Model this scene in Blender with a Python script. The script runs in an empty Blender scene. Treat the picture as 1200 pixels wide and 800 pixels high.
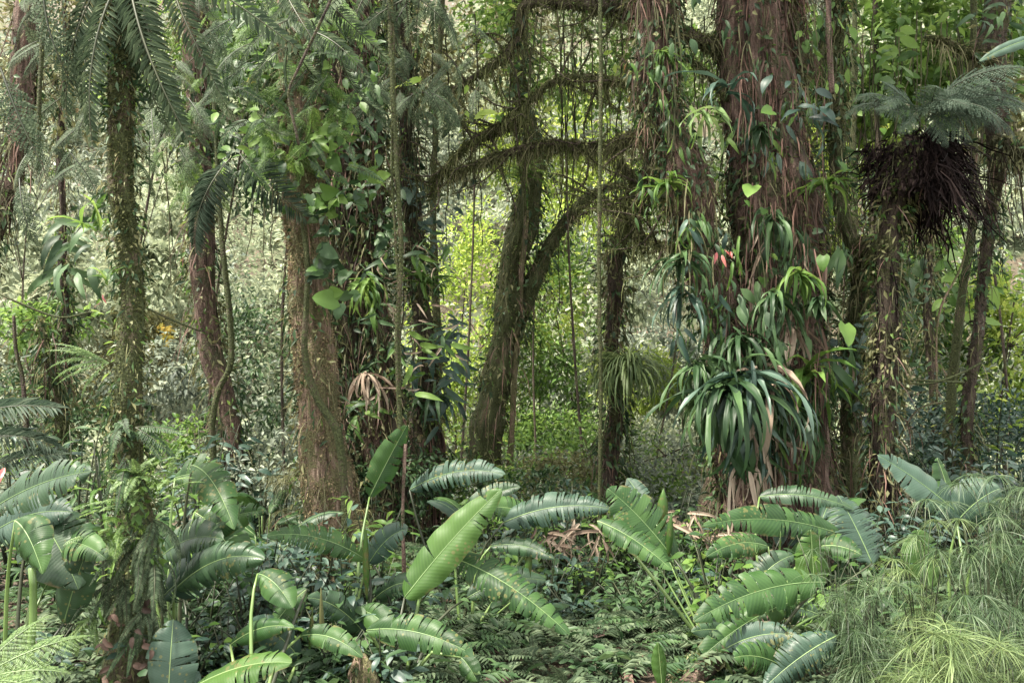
import bpy, math, random
import numpy as np
from mathutils import Vector, Matrix

random.seed(7)
R = np.random.default_rng(7)
PI = math.pi
scene = bpy.context.scene
col = scene.collection

# ------------------------------------------------------------------ camera, world, sun, exposure
FPX = 1039.0
TILT = math.atan(70.0 / FPX)
CAMZ = 2.0
cam_d = bpy.data.cameras.new('camera')
cam_d.lens = FPX / 1200 * 36
cam_d.sensor_width = 36
cam_d.clip_end = 1000
cam = bpy.data.objects.new('camera', cam_d)
col.objects.link(cam)
cam.location = (0, 0, CAMZ)
cam.rotation_euler = (PI / 2 + TILT, 0, 0)
scene.camera = cam

SUN_EL, SUN_AZ = math.radians(62), math.radians(-118)      # azimuth from +Y (view direction) towards +X
world = bpy.data.worlds.new('World')
scene.world = world
world.use_nodes = True
nt = world.node_tree
bg = nt.nodes['Background']
sky = nt.nodes.new('ShaderNodeTexSky')
sky.sky_type = 'NISHITA'
sky.sun_disc = False
sky.sun_elevation = SUN_EL
sky.sun_rotation = SUN_AZ
sky.air_density = 1.0
sky.dust_density = 3.0
mixw = nt.nodes.new('ShaderNodeMix')
mixw.data_type = 'RGBA'
mixw.inputs[0].default_value = 0.72                        # thin bright overcast over the clear sky
nt.links.new(sky.outputs[0], mixw.inputs[6])
mixw.inputs[7].default_value = (11.5, 11.2, 10.2, 1)
nt.links.new(mixw.outputs[2], bg.inputs[0])
bg.inputs[1].default_value = 0.105

sun_d = bpy.data.lights.new('sun', 'SUN')
sun_d.energy = 5.0
sun_d.angle = math.radians(5)
sun_d.color = (1.0, 0.93, 0.80)
sun = bpy.data.objects.new('sun', sun_d)
col.objects.link(sun)
sdir = Vector((math.sin(SUN_AZ) * math.cos(SUN_EL), math.cos(SUN_AZ) * math.cos(SUN_EL), math.sin(SUN_EL)))
sun.rotation_euler = sdir.to_track_quat('Z', 'Y').to_euler()

scene.view_settings.view_transform = 'Standard'
scene.view_settings.look = 'None'
scene.view_settings.exposure = 1.95
scene.view_settings.gamma = 1
scene.cycles.max_bounces = 4
scene.cycles.diffuse_bounces = 2
scene.cycles.glossy_bounces = 2
scene.cycles.transmission_bounces = 3
scene.cycles.transparent_max_bounces = 4


def W(px, py, d):
    """world point seen at photograph pixel (px,py) at distance d along the view"""
    f = Vector((0, math.cos(TILT), math.sin(TILT)))
    u = Vector((0, -math.sin(TILT), math.cos(TILT)))
    return Vector((0, 0, CAMZ)) + d * (f + (px - 600) / FPX * Vector((1, 0, 0)) + (400 - py) / FPX * u)


# ------------------------------------------------------------------ noise
def _h(i, j, k, s):
    n = (i * 374761393 + j * 668265263 + k * 2147483647 + s * 974634777) & 0xffffffff
    n = ((n ^ (n >> 13)) * 1274126177) & 0xffffffff
    return ((n ^ (n >> 16)) & 0xffff) / 65535.0


def noise(P, s=0):
    P = np.asarray(P, float)
    I = np.floor(P).astype(np.int64)
    f = P - I
    f = f * f * (3 - 2 * f)
    r = 0
    for a in (0, 1):
        for b in (0, 1):
            for c in (0, 1):
                w = (f[..., 0] if a else 1 - f[..., 0]) * (f[..., 1] if b else 1 - f[..., 1]) * (f[..., 2] if c else 1 - f[..., 2])
                r = r + w * _h(I[..., 0] + a, I[..., 1] + b, I[..., 2] + c, s)
    return r * 2 - 1


def ground_z(x, y):
    x = np.asarray(x, float); y = np.asarray(y, float)
    z = 0.12 * noise(np.stack([x * .35, y * .35, 0 * x], -1), 3) + 0.04 * noise(np.stack([x * 1.3, y * 1.3, 0 * x], -1), 5)
    z = z - 1.2 * np.clip((y - 15) / 10, 0, 1) ** 2 * (3 - 2 * np.clip((y - 15) / 10, 0, 1))
    far = np.clip(y - 27, 0, None)
    z = z + far * 0.64 * np.clip(far / 14, 0, 1) + np.clip(far / 20, 0, 1) * 2.0 * noise(np.stack([x * .07, y * .07, 0 * x], -1), 8)
    z = z + np.clip(far / 20, 0, 1) * 0.05 * x
    return z


def gz(x, y):
    return float(ground_z(x, y))


# ------------------------------------------------------------------ materials
def new_mat(name):
    m = bpy.data.materials.new(name)
    m.use_nodes = True
    t = m.node_tree
    t.nodes.clear()
    out = t.nodes.new('ShaderNodeOutputMaterial')
    return m, t, out


def ramp(t, fac, stops):
    r = t.nodes.new('ShaderNodeValToRGB')
    e = r.color_ramp.elements
    while len(e) < len(stops):
        e.new(0.5)
    for i, (p, c) in enumerate(stops):
        e[i].position = p
        e[i].color = (*c, 1)
    t.links.new(fac, r.inputs[0])
    return r


def math_node(t, op, a, b=None, clamp=False):
    n = t.nodes.new('ShaderNodeMath')
    n.operation = op
    n.use_clamp = clamp
    for i, v in enumerate((a, b)):
        if v is None:
            continue
        if isinstance(v, (int, float)):
            n.inputs[i].default_value = v
        else:
            t.links.new(v, n.inputs[i])
    return n.outputs[0]


def leaf_mat(name, dark, mid, light, rough=0.5, trans=0.3, spec=0.5, tcol=None, veins=False, nscale=6.0, dead=None):
    m, t, out = new_mat(name)
    L = t.links
    geo = t.nodes.new('ShaderNodeNewGeometry')
    oi = t.nodes.new('ShaderNodeObjectInfo')
    s = math_node(t, 'ADD', geo.outputs['Random Per Island'], math_node(t, 'MULTIPLY', oi.outputs['Random'], 7.31))
    s = math_node(t, 'FRACT', s)
    tc = t.nodes.new('ShaderNodeTexCoord')
    ns = t.nodes.new('ShaderNodeTexNoise')
    ns.inputs['Scale'].default_value = nscale
    ns.inputs['Detail'].default_value = 3
    L.new(geo.outputs['Position'], ns.inputs['Vector'])
    s2 = math_node(t, 'ADD', math_node(t, 'MULTIPLY', s, 0.7), math_node(t, 'MULTIPLY', math_node(t, 'SUBTRACT', ns.outputs['Fac'], 0.35), 0.9), clamp=True)
    stops = [(0.0, dark), (0.45, mid), (0.92, light)]
    if dead:
        stops += [(0.97, dead)]
    rp = ramp(t, s2, stops)
    colout = rp.outputs[0]
    p = t.nodes.new('ShaderNodeBsdfPrincipled')
    p.inputs['Roughness'].default_value = rough
    p.inputs['Specular IOR Level'].default_value = spec
    if veins:
        uv = t.nodes.new('ShaderNodeUVMap')
        sx = t.nodes.new('ShaderNodeSeparateXYZ')
        L.new(uv.outputs[0], sx.inputs[0])
        av = math_node(t, 'ABSOLUTE', math_node(t, 'SUBTRACT', sx.outputs[1], 0.5))
        ph = math_node(t, 'SUBTRACT', math_node(t, 'MULTIPLY', sx.outputs[0], 1.0), math_node(t, 'MULTIPLY', av, 0.16))
        w1 = math_node(t, 'SINE', math_node(t, 'MULTIPLY', ph, 6.283 * 34))
        w2 = math_node(t, 'SINE', math_node(t, 'MULTIPLY', ph, 6.283 * 117))
        wv = math_node(t, 'ADD', math_node(t, 'MULTIPLY', w1, 0.6), math_node(t, 'MULTIPLY', w2, 0.4))
        # lighter veins
        k = math_node(t, 'MULTIPLY', math_node(t, 'ADD', wv, 1.0), 0.16, clamp=True)
        mx = t.nodes.new('ShaderNodeMix'); mx.data_type = 'RGBA'
        L.new(k, mx.inputs[0]); L.new(colout, mx.inputs[6]); mx.inputs[7].default_value = (*[min(1, c * 1.3) for c in light], 1)
        # brown margins with noise
        ns2 = t.nodes.new('ShaderNodeTexNoise'); ns2.inputs['Scale'].default_value = 9; ns2.inputs['Detail'].default_value = 5
        L.new(geo.outputs['Position'], ns2.inputs['Vector'])
        e = math_node(t, 'MULTIPLY', math_node(t, 'SUBTRACT', math_node(t, 'ADD', av, math_node(t, 'MULTIPLY', ns2.outputs['Fac'], 0.5)), 0.74), 9, clamp=True)
        mx2 = t.nodes.new('ShaderNodeMix'); mx2.data_type = 'RGBA'
        L.new(math_node(t, 'MULTIPLY', e, 0.75), mx2.inputs[0]); L.new(mx.outputs[2], mx2.inputs[6]); mx2.inputs[7].default_value = (0.13, 0.09, 0.04, 1)
        colout = mx2.outputs[2]
        vo = t.nodes.new('ShaderNodeTexVoronoi'); vo.inputs['Scale'].default_value = 26
        L.new(geo.outputs['Position'], vo.inputs['Vector'])
        ns3 = t.nodes.new('ShaderNodeTexNoise'); ns3.inputs['Scale'].default_value = 3.5
        L.new(geo.outputs['Position'], ns3.inputs['Vector'])
        sp = math_node(t, 'MULTIPLY', math_node(t, 'LESS_THAN', vo.outputs['Distance'], math_node(t, 'MULTIPLY', math_node(t, 'SUBTRACT', ns3.outputs['Fac'], .45), 1.6)), .7)
        mx3 = t.nodes.new('ShaderNodeMix'); mx3.data_type = 'RGBA'
        L.new(sp, mx3.inputs[0]); L.new(colout, mx3.inputs[6]); mx3.inputs[7].default_value = (0.10, 0.10, 0.035, 1)
        colout = mx3.outputs[2]
        bp = t.nodes.new('ShaderNodeBump')
        bp.inputs['Strength'].default_value = 0.2
        bp.inputs['Distance'].default_value = 0.004
        L.new(wv, bp.inputs['Height'])
        L.new(bp.outputs[0], p.inputs['Normal'])
        rr = t.nodes.new('ShaderNodeMapRange')
        L.new(ns2.outputs['Fac'], rr.inputs[0]); rr.inputs[1].default_value = 0.3; rr.inputs[2].default_value = 0.7
        rr.inputs[3].default_value = rough - 0.12; rr.inputs[4].default_value = rough + 0.15
        L.new(rr.outputs[0], p.inputs['Roughness'])
    L.new(colout, p.inputs['Base Color'])
    tr = t.nodes.new('ShaderNodeBsdfTranslucent')
    hs = t.nodes.new('ShaderNodeHueSaturation')
    hs.inputs['Hue'].default_value = 0.48
    hs.inputs['Saturation'].default_value = 1.0
    hs.inputs['Value'].default_value = 1.5
    L.new(colout, hs.inputs['Color'])
    L.new(hs.outputs[0], tr.inputs['Color'])
    ms = t.nodes.new('ShaderNodeMixShader')
    ms.inputs[0].default_value = trans
    L.new(p.outputs[0], ms.inputs[1]); L.new(tr.outputs[0], ms.inputs[2])
    L.new(ms.outputs[0], out.inputs[0])
    return m


def bark_mat(name, c1, c2, c3, moss, moss_amt=0.5, fibre=1.0, scale=9):
    """fibrous bark c1..c3 with patches of moss"""
    m, t, out = new_mat(name)
    L = t.links
    geo = t.nodes.new('ShaderNodeNewGeometry')
    mp = t.nodes.new('ShaderNodeMapping')
    mp.inputs['Scale'].default_value = (scale * 3, scale * 3, scale * 0.35 * fibre)
    L.new(geo.outputs['Position'], mp.inputs[0])
    n1 = t.nodes.new('ShaderNodeTexNoise'); n1.inputs['Scale'].default_value = 1; n1.inputs['Detail'].default_value = 6; n1.inputs['Roughness'].default_value = .65
    L.new(mp.outputs[0], n1.inputs['Vector'])
    n2 = t.nodes.new('ShaderNodeTexNoise'); n2.inputs['Scale'].default_value = 3.2; n2.inputs['Detail'].default_value = 6; n2.inputs['Roughness'].default_value = .7
    L.new(geo.outputs['Position'], n2.inputs['Vector'])
    n3 = t.nodes.new('ShaderNodeTexNoise'); n3.inputs['Scale'].default_value = 55; n3.inputs['Detail'].default_value = 4
    L.new(geo.outputs['Position'], n3.inputs['Vector'])
    rp = ramp(t, n1.outputs['Fac'], [(0.3, c1), (0.5, c2), (0.72, c3)])
    mk = t.nodes.new('ShaderNodeMapRange')
    L.new(math_node(t, 'ADD', n2.outputs['Fac'], math_node(t, 'MULTIPLY', math_node(t, 'SUBTRACT', n3.outputs['Fac'], .5), .5)), mk.inputs[0])
    mk.inputs[1].default_value = 0.72 - moss_amt * 0.4
    mk.inputs[2].default_value = 0.80 - moss_amt * 0.4
    mr = ramp(t, n3.outputs['Fac'], [(0.3, tuple(c * .45 for c in moss)), (0.55, moss), (0.75, tuple(c * 1.7 for c in moss))])
    mx = t.nodes.new('ShaderNodeMix'); mx.data_type = 'RGBA'
    L.new(mk.outputs[0], mx.inputs[0]); L.new(rp.outputs[0], mx.inputs[6]); L.new(mr.outputs[0], mx.inputs[7])
    p = t.nodes.new('ShaderNodeBsdfPrincipled')
    p.inputs['Roughness'].default_value = 0.85
    p.inputs['Specular IOR Level'].default_value = 0.25
    L.new(mx.outputs[2], p.inputs['Base Color'])
    bp = t.nodes.new('ShaderNodeBump')
    bp.inputs['Strength'].default_value = 0.9
    bp.inputs['Distance'].default_value = 0.06
    L.new(math_node(t, 'ADD', n1.outputs['Fac'], math_node(t, 'MULTIPLY', n3.outputs['Fac'], 0.6)), bp.inputs['Height'])
    L.new(bp.outputs[0], p.inputs['Normal'])
    L.new(p.outputs[0], out.inputs[0])
    return m


def soil_mat():
    m, t, out = new_mat('leaf_litter_soil')
    L = t.links
    geo = t.nodes.new('ShaderNodeNewGeometry')
    n1 = t.nodes.new('ShaderNodeTexNoise'); n1.inputs['Scale'].default_value = 14; n1.inputs['Detail'].default_value = 8; n1.inputs['Roughness'].default_value = .7
    L.new(geo.outputs['Position'], n1.inputs['Vector'])
    v = t.nodes.new('ShaderNodeTexVoronoi'); v.inputs['Scale'].default_value = 22
    L.new(geo.outputs['Position'], v.inputs['Vector'])
    f = math_node(t, 'ADD', math_node(t, 'MULTIPLY', n1.outputs['Fac'], .7), math_node(t, 'MULTIPLY', v.outputs['Color'], .3))
    rp = ramp(t, f, [(0.3, (0.02, .015, .01)), (0.5, (0.06, .045, .028)), (0.7, (.13, .095, .06))])
    n2 = t.nodes.new('ShaderNodeTexNoise'); n2.inputs['Scale'].default_value = 0.6; n2.inputs['Detail'].default_value = 5
    L.new(geo.outputs['Position'], n2.inputs['Vector'])
    mx = t.nodes.new('ShaderNodeMix'); mx.data_type = 'RGBA'
    L.new(math_node(t, 'MULTIPLY', math_node(t, 'SUBTRACT', n2.outputs['Fac'], .45), 6, clamp=True), mx.inputs[0])
    L.new(rp.outputs[0], mx.inputs[6]); mx.inputs[7].default_value = (0.035, .05, .018, 1)
    p = t.nodes.new('ShaderNodeBsdfPrincipled'); p.inputs['Roughness'].default_value = .9
    L.new(mx.outputs[2], p.inputs['Base Color'])
    bp = t.nodes.new('ShaderNodeBump'); bp.inputs['Distance'].default_value = .05; bp.inputs['Strength'].default_value = 1
    L.new(f, bp.inputs['Height']); L.new(bp.outputs[0], p.inputs['Normal'])
    L.new(p.outputs[0], out.inputs[0])
    return m


M = {}
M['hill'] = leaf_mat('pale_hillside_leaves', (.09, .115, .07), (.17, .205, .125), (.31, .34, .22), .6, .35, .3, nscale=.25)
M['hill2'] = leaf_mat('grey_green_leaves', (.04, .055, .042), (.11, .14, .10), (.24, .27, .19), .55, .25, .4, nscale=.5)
M['bright'] = leaf_mat('sunlit_yellow_green_leaves', (.08, .14, .02), (.18, .28, .045), (.36, .43, .11), .5, .5, .3, nscale=.8)
M['green'] = leaf_mat('fresh_green_leaves', (.022, .055, .012), (.06, .125, .024), (.15, .24, .06), .5, .45, .25, nscale=1.2)
M['deep'] = leaf_mat('deep_green_leaves', (.008, .022, .009), (.022, .050, .019), (.062, .112, .042), .5, .25, .25, nscale=1.5)
M['blue'] = leaf_mat('blue_green_leaves', (.010, .026, .020), (.024, .052, .038), (.065, .105, .078), .45, .18, .35, nscale=2)
M['olive'] = leaf_mat('olive_leaves', (.04, .045, .015), (.085, .09, .035), (.17, .17, .08), .6, .3, .3, nscale=2, dead=(.2, .12, .05))
M['fern'] = leaf_mat('grey_green_fern', (.018, .032, .018), (.045, .07, .038), (.11, .145, .085), .6, .3, .15, nscale=2)
M['fernlight'] = leaf_mat('light_green_fern', (.045, .085, .025), (.085, .145, .048), (.155, .23, .085), .5, .4, .35, nscale=3)
M['ferndark'] = leaf_mat('dark_fern', (.010, .026, .010), (.028, .06, .024), (.065, .11, .045), .5, .3, .25, nscale=2)
M['fernblue'] = leaf_mat('bluish_fern', (.022, .038, .026), (.044, .068, .046), (.09, .12, .085), .6, .28, .15, nscale=2)
M['banana'] = leaf_mat('broad_glossy_leaf', (.004, .017, .005), (.012, .038, .010), (.040, .085, .022), .46, .2, .24, veins=True, nscale=1.5)
M['bananalight'] = leaf_mat('light_broad_leaf', (.018, .048, .009), (.030, .074, .014), (.058, .115, .025), .5, .38, .3, veins=True, nscale=1.5)
M['bananablue'] = leaf_mat('bluish_broad_leaf', (.010, .025, .016), (.020, .042, .029), (.040, .072, .050), .45, .2, .26, veins=True, nscale=1.5)
M['bananadark'] = leaf_mat('dark_broad_leaf', (.006, .018, .009), (.012, .032, .014), (.028, .06, .026), .42, .18, .35, veins=True, nscale=1.5)
M['grass'] = leaf_mat('pale_wispy_leaves', (.03, .055, .02), (.08, .125, .045), (.20, .26, .11), .5, .4, .35, nscale=2)
M['grassdark'] = leaf_mat('green_wispy_leaves', (.016, .035, .015), (.042, .078, .033), (.11, .155, .075), .5, .35, .4, nscale=2)
M['yellow'] = leaf_mat('yellow_leaves', (.22, .22, .04), (.36, .32, .06), (.5, .38, .10), .5, .4, .3)
M['red'] = leaf_mat('red_bracts', (.12, .03, .03), (.25, .05, .05), (.35, .12, .1), .4, .3, .4)
M['dead'] = leaf_mat('dead_brown_leaves', (.018, .011, .008), (.055, .034, .026), (.14, .09, .07), .7, .15, .3, nscale=3)
M['deadpale'] = leaf_mat('dry_tan_leaves', (.09, .06, .045), (.20, .15, .11), (.34, .28, .22), .7, .2, .3, nscale=3)
M['skirt'] = leaf_mat('dark_dead_fronds', (.003, .002, .002), (.008, .005, .005), (.026, .018, .016), .9, .02, .08, nscale=3)
M['moss'] = leaf_mat('trunk_moss', (.015, .019, .007), (.05, .06, .022), (.14, .15, .065), .9, .25, .1, nscale=3, dead=(.2, .16, .09))
M['mosstan'] = leaf_mat('tan_bark_moss', (.055, .04, .025), (.15, .115, .07), (.27, .225, .13), .9, .2, .1, nscale=4, dead=(.16, .10, .07))
M['mossdark'] = leaf_mat('dark_moss', (.012, .014, .008), (.035, .037, .02), (.09, .09, .05), .9, .2, .1, nscale=3)
M['hangmoss'] = leaf_mat('hanging_moss', (.022, .024, .012), (.07, .072, .035), (.20, .19, .11), .9, .3, .1, nscale=2)
M['roots'] = leaf_mat('reddish_root_fibres', (.010, .007, .005), (.046, .025, .019), (.17, .10, .078), .8, .05, .25, nscale=4)
M['paleroots'] = leaf_mat('pale_root_fibres', (.09, .06, .045), (.2, .14, .105), (.36, .27, .2), .8, .05, .25, nscale=4)
M['bark'] = bark_mat('brown_bark', (.025, .017, .012), (.14, .095, .07), (.33, .25, .19), (.10, .095, .045), .72, scale=13)
M['barkred'] = bark_mat('reddish_bark', (.018, .011, .009), (.085, .055, .044), (.23, .16, .13), (.05, .05, .026), .5)
M['barkdark'] = bark_mat('dark_bark', (.012, .009, .007), (.045, .033, .026), (.11, .085, .065), (.045, .048, .018), .5)
M['barkmoss'] = bark_mat('moss_covered_bark', (.02, .016, .010), (.06, .048, .03), (.15, .125, .085), (.045, .055, .02), .85)
M['stem'] = leaf_mat('green_stem', (.05, .09, .02), (.09, .15, .04), (.14, .2, .07), .4, .1, .5)
M['stemdark'] = leaf_mat('dark_stem', (.008, .012, .005), (.020, .026, .012), (.042, .048, .022), .5, 0.02, .4)
M['midrib'] = leaf_mat('pale_midrib', (.08, .13, .05), (.12, .19, .075), (.18, .25, .10), .4, .1, .5)
M['soil'] = soil_mat()


# ------------------------------------------------------------------ mesh and object helpers
def mk_mesh(name, V, faces, mats, uv=None, mi=None, smooth=True):
    """faces: list of index arrays (n,3)/(n,4)"""
    V = np.asarray(V, np.float32)
    faces = [np.asarray(f, np.int32) for f in faces if len(f)]
    me = bpy.data.meshes.new(name)
    me.vertices.add(len(V)); me.vertices.foreach_set('co', V.ravel())
    loops = np.concatenate([f.ravel() for f in faces])
    tot = np.concatenate([np.full(len(f), f.shape[1], np.int32) for f in faces])
    start = np.concatenate([[0], np.cumsum(tot)[:-1]]).astype(np.int32)
    me.loops.add(len(loops)); me.loops.foreach_set('vertex_index', loops)
    me.polygons.add(len(tot)); me.polygons.foreach_set('loop_start', start)
    me.polygons.foreach_set('loop_total', tot)
    if smooth:
        me.polygons.foreach_set('use_smooth', np.ones(len(tot), bool))
    if mi is not None:
        me.polygons.foreach_set('material_index', np.concatenate([np.full(len(f), i, np.int32) for f, i in zip(faces, mi)]))
    for m in (mats if isinstance(mats, (list, tuple)) else [mats]):
        me.materials.append(M[m])
    if uv is not None:
        l = me.uv_layers.new(name='UVMap')
        l.data.foreach_set('uv', np.asarray(uv, np.float32)[loops].ravel())
    me.update(calc_edges=True)
    return me


def props(o, label=None, cat=None, group=None, kind=None):
    if label: o['label'] = label
    if cat: o['category'] = cat
    if group: o['group'] = group
    if kind: o['kind'] = kind
    return o


def thing(name, loc, label, cat, group=None):
    o = bpy.data.objects.new(name, None)
    o.empty_display_size = .2
    o.location = loc
    col.objects.link(o)
    return props(o, label, cat, group)


def part(name, me, parent=None, mat4=None, kind=None, label=None):
    o = bpy.data.objects.new(name, me)
    col.objects.link(o)
    if parent is not None:
        o.parent = parent
        if parent.type == 'EMPTY':
            o.matrix_parent_inverse = Matrix.Translation(-parent.location)
    if mat4 is not None:
        o.matrix_basis = mat4
    if kind: o['kind'] = kind
    if label: o['label'] = label
    return o


class MB:
    """gathers pieces of ONE part"""
    def __init__(s): s.v = []; s.f = {}; s.n = 0; s.uv = []
    def add(s, V, faces, mi=0, uv=None):
        V = np.asarray(V, float).reshape(-1, 3)
        for f in (faces if isinstance(faces, list) else [faces]):
            f = np.asarray(f)
            s.f.setdefault((f.shape[1], mi), []).append(f + s.n)
        s.v.append(V); s.n += len(V)
        return s
    def mesh(s, name, mats, smooth=True):
        ks = list(s.f)
        return mk_mesh(name, np.concatenate(s.v), [np.concatenate(s.f[k]) for k in ks], mats, mi=[k[1] for k in ks], smooth=smooth)


def unit(a):
    a = np.asarray(a, float)
    return a / np.maximum(np.linalg.norm(a, axis=-1, keepdims=True), 1e-9)


def frames(d, n):
    """(N,3) direction and rough normal -> x,y,z axes"""
    x = unit(d)
    y = unit(np.cross(n, x))
    z = np.cross(x, y)
    return x, y, z


LEAF2 = (np.array([[0, 0, 0], [.45, -.5, .10], [1, 0, -.12], [.45, .5, .10]]), [np.array([[0, 1, 2], [0, 2, 3]])])
LEAF4 = (np.array([[0, 0, 0], [.28, -.42, .07], [.3, 0, -.02], [.28, .42, .07], [.68, -.36, .0], [.68, 0, -.08], [.68, .36, .0], [1, 0, -.28]]),
         [np.array([[0, 1, 2], [0, 2, 3], [4, 7, 5], [5, 7, 6]]), np.array([[1, 4, 5, 2], [2, 5, 6, 3]])])


def cloud(P, d, n, ln, wd, tmpl=LEAF2):
    """copies of a small leaf shape: positions, directions, normals, lengths, widths -> V, faces"""
    V0, F0 = tmpl
    N = len(P)
    x, y, z = frames(d, n)
    ln = np.broadcast_to(ln, (N,)); wd = np.broadcast_to(wd, (N,))
    V = (np.asarray(P)[:, None, :] + V0[None, :, 0:1] * (x * ln[:, None])[:, None, :] + V0[None, :, 1:2] * (y * wd[:, None])[:, None, :]
         + V0[None, :, 2:3] * (z * ln[:, None])[:, None, :])
    off = (np.arange(N) * len(V0))[:, None, None]
    return V.reshape(-1, 3), [(f[None] + off).reshape(-1, f.shape[1]) for f in F0]


def catmull(pts, step):
    pts = np.asarray(pts, float)
    if len(pts) == 2:
        n = max(2, int(np.linalg.norm(pts[1, :3] - pts[0, :3]) / step))
        return pts[0] + (pts[1] - pts[0]) * np.linspace(0, 1, n + 1)[:, None]
    P = np.vstack([2 * pts[0] - pts[1], pts, 2 * pts[-1] - pts[-2]])
    out = []
    for i in range(1, len(P) - 2):
        n = max(1, int(np.linalg.norm(P[i + 1, :3] - P[i, :3]) / step))
        t = np.linspace(0, 1, n, endpoint=False)[:, None]
        out.append(.5 * (2 * P[i] + (P[i + 1] - P[i - 1]) * t + (2 * P[i - 1] - 5 * P[i] + 4 * P[i + 1] - P[i + 2]) * t ** 2
                         + (3 * P[i] - P[i - 1] - 3 * P[i + 1] + P[i + 2]) * t ** 3))
    out.append(P[-2:-1])
    return np.vstack(out)


def path_frames(C):
    T = np.gradient(C, axis=0)
    T = unit(T)
    ref = np.array([1.0, .13, .07]) if abs(T[0, 2]) > .6 else np.array([0, 0.1, 1.0])
    A = np.zeros_like(C); B = np.zeros_like(C)
    a = ref
    for i in range(len(C)):
        a = a - T[i] * np.dot(a, T[i])
        a = a / (np.linalg.norm(a) + 1e-9)
        A[i] = a; B[i] = np.cross(T[i], a)
    return T, A, B


def tube(CR, ns=10, rough=0.0, seed=0, fr=1.0, ridge=3.0, cap=True, flute=0, flute_k=5):
    """CR (k,4): centre line with radius"""
    C = CR[:, :3]; r = CR[:, 3]
    T, A, B = path_frames(C)
    th = np.linspace(0, 2 * PI, ns, endpoint=False)
    ct, st = np.cos(th), np.sin(th)
    rr = np.broadcast_to(r[:, None], (len(C), ns)).copy()
    if rough:
        s = np.concatenate([[0], np.cumsum(np.linalg.norm(np.diff(C, axis=0), axis=1))])
        Q = np.stack([ct[None] * ridge + 0 * s[:, None], st[None] * ridge + 0 * s[:, None], s[:, None] * fr / max(r.mean(), .02) * .25 + 0 * ct[None]], -1)
        rr *= 1 + rough * (noise(Q, seed) + .5 * noise(Q * 2.3, seed + 1) + .3 * noise(Q * np.array([5, 5, 5]), seed + 2))
    if flute:
        s = np.linspace(0, 1, len(C))
        rr *= 1 + flute * (1 - s[:, None]) ** 2 * np.maximum(0, np.cos(th[None] * flute_k + seed + 1.5 * np.sin(th[None] + seed)))
    V = C[:, None] + A[:, None] * (rr * ct)[..., None] + B[:, None] * (rr * st)[..., None]
    k = len(C)
    i = np.arange(k - 1)[:, None] * ns; j = np.arange(ns)[None]; j2 = (j + 1) % ns
    F = np.stack([i + j, i + j2, i + ns + j2, i + ns + j], -1).reshape(-1, 4)
    V = V.reshape(-1, 3)
    fs = [F]
    if cap:
        V = np.vstack([V, C[-1:], C[:1]])
        jj = np.arange(ns)
        fs.append(np.concatenate([np.stack([(k - 1) * ns + jj, (k - 1) * ns + (jj + 1) % ns, np.full(ns, k * ns)], -1),
                                  np.stack([(jj + 1) % ns, jj, np.full(ns, k * ns + 1)], -1)]))
    return V, fs


def on_tube(CR, n, up_bias=0.0, lo=0, hi=1):
    """random points, outward normals and tangents on a tube"""
    C = CR[:, :3]
    T, A, B = path_frames(C)
    i = R.uniform(lo * (len(C) - 1), hi * (len(C) - 1) - 1e-4, n)
    a = i.astype(int); f = (i - a)[:, None]
    c = C[a] * (1 - f) + C[a + 1] * f
    r = CR[a, 3] * (1 - f[:, 0]) + CR[a + 1, 3] * f[:, 0]
    th = R.uniform(0, 2 * PI, n)
    N = A[a] * np.cos(th)[:, None] + B[a] * np.sin(th)[:, None]
    return c + N * r[:, None] * .97, N, T[a]


def ribbons(P, d0, L, wd, segs=3, droop=1.0, down=np.array([0, 0, -1.0]), wig=.15, taper=True):
    """hanging or arching strips: start P, start direction d0, lengths L, widths wd"""
    N = len(P)
    L = np.broadcast_to(L, (N,)).astype(float); wd = np.broadcast_to(wd, (N,)).astype(float)
    d = unit(d0)
    side = unit(np.cross(d, R.normal(size=(N, 3)) * .6 + np.array([0, 0, 1.0])))
    pts = [np.asarray(P, float)]
    for s in range(segs):
        d = unit(d + droop * down / segs * 1.6 + R.normal(size=(N, 3)) * wig)
        pts.append(pts[-1] + d * (L / segs)[:, None])
    V = []
    for s, p in enumerate(pts):
        t = s / segs
        w = wd * (np.sin(PI * min(.12 + .88 * t, 1) ** .8) if taper == 'leaf' else (1 - t * .8 if taper else 1)) * .5
        w = np.maximum(w, wd * .06)
        V.append(p - side * w[:, None]); V.append(p + side * w[:, None])
    V = np.stack(V, 1)
    m = V.shape[1]
    F = []
    for s in range(segs):
        F.append([2 * s, 2 * s + 1, 2 * s + 3, 2 * s + 2])
    F = np.array(F)
    return V.reshape(-1, 3), [(F[None] + (np.arange(N) * m)[:, None, None]).reshape(-1, 4)]


def tufts(P, N, size, jitter=.5, narrow=.35):
    n = len(P)
    d = unit(N + R.normal(size=(n, 3)) * jitter)
    return cloud(P, d, R.normal(size=(n, 3)), size * R.uniform(.5, 1.5, n), size * narrow * R.uniform(.6, 1.6, n))


def crown_pts(c, rad, n, clumps=14, tight=.28, shell=.55):
    """clumpy points in an ellipsoid"""
    q = unit(R.normal(size=(clumps, 3))) * (R.uniform(shell, 1, clumps) ** .6)[:, None]
    k = R.integers(0, clumps, n)
    off = R.normal(size=(n, 3)) * tight * R.uniform(.6, 1.2, clumps)[k][:, None]
    p = q[k] + off
    out = unit(off + .5 * q[k])
    return np.asarray(c) + p * np.asarray(rad), out


def rot_to(d, n):
    """4x4 rotation taking local x to d with local z near n"""
    x, y, z = frames(np.array([d], float), np.array([n], float))
    m = Matrix.Identity(4)
    for r in range(3):
        m[r][0] = x[0][r]; m[r][1] = y[0][r]; m[r][2] = z[0][r]
    return m


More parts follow.
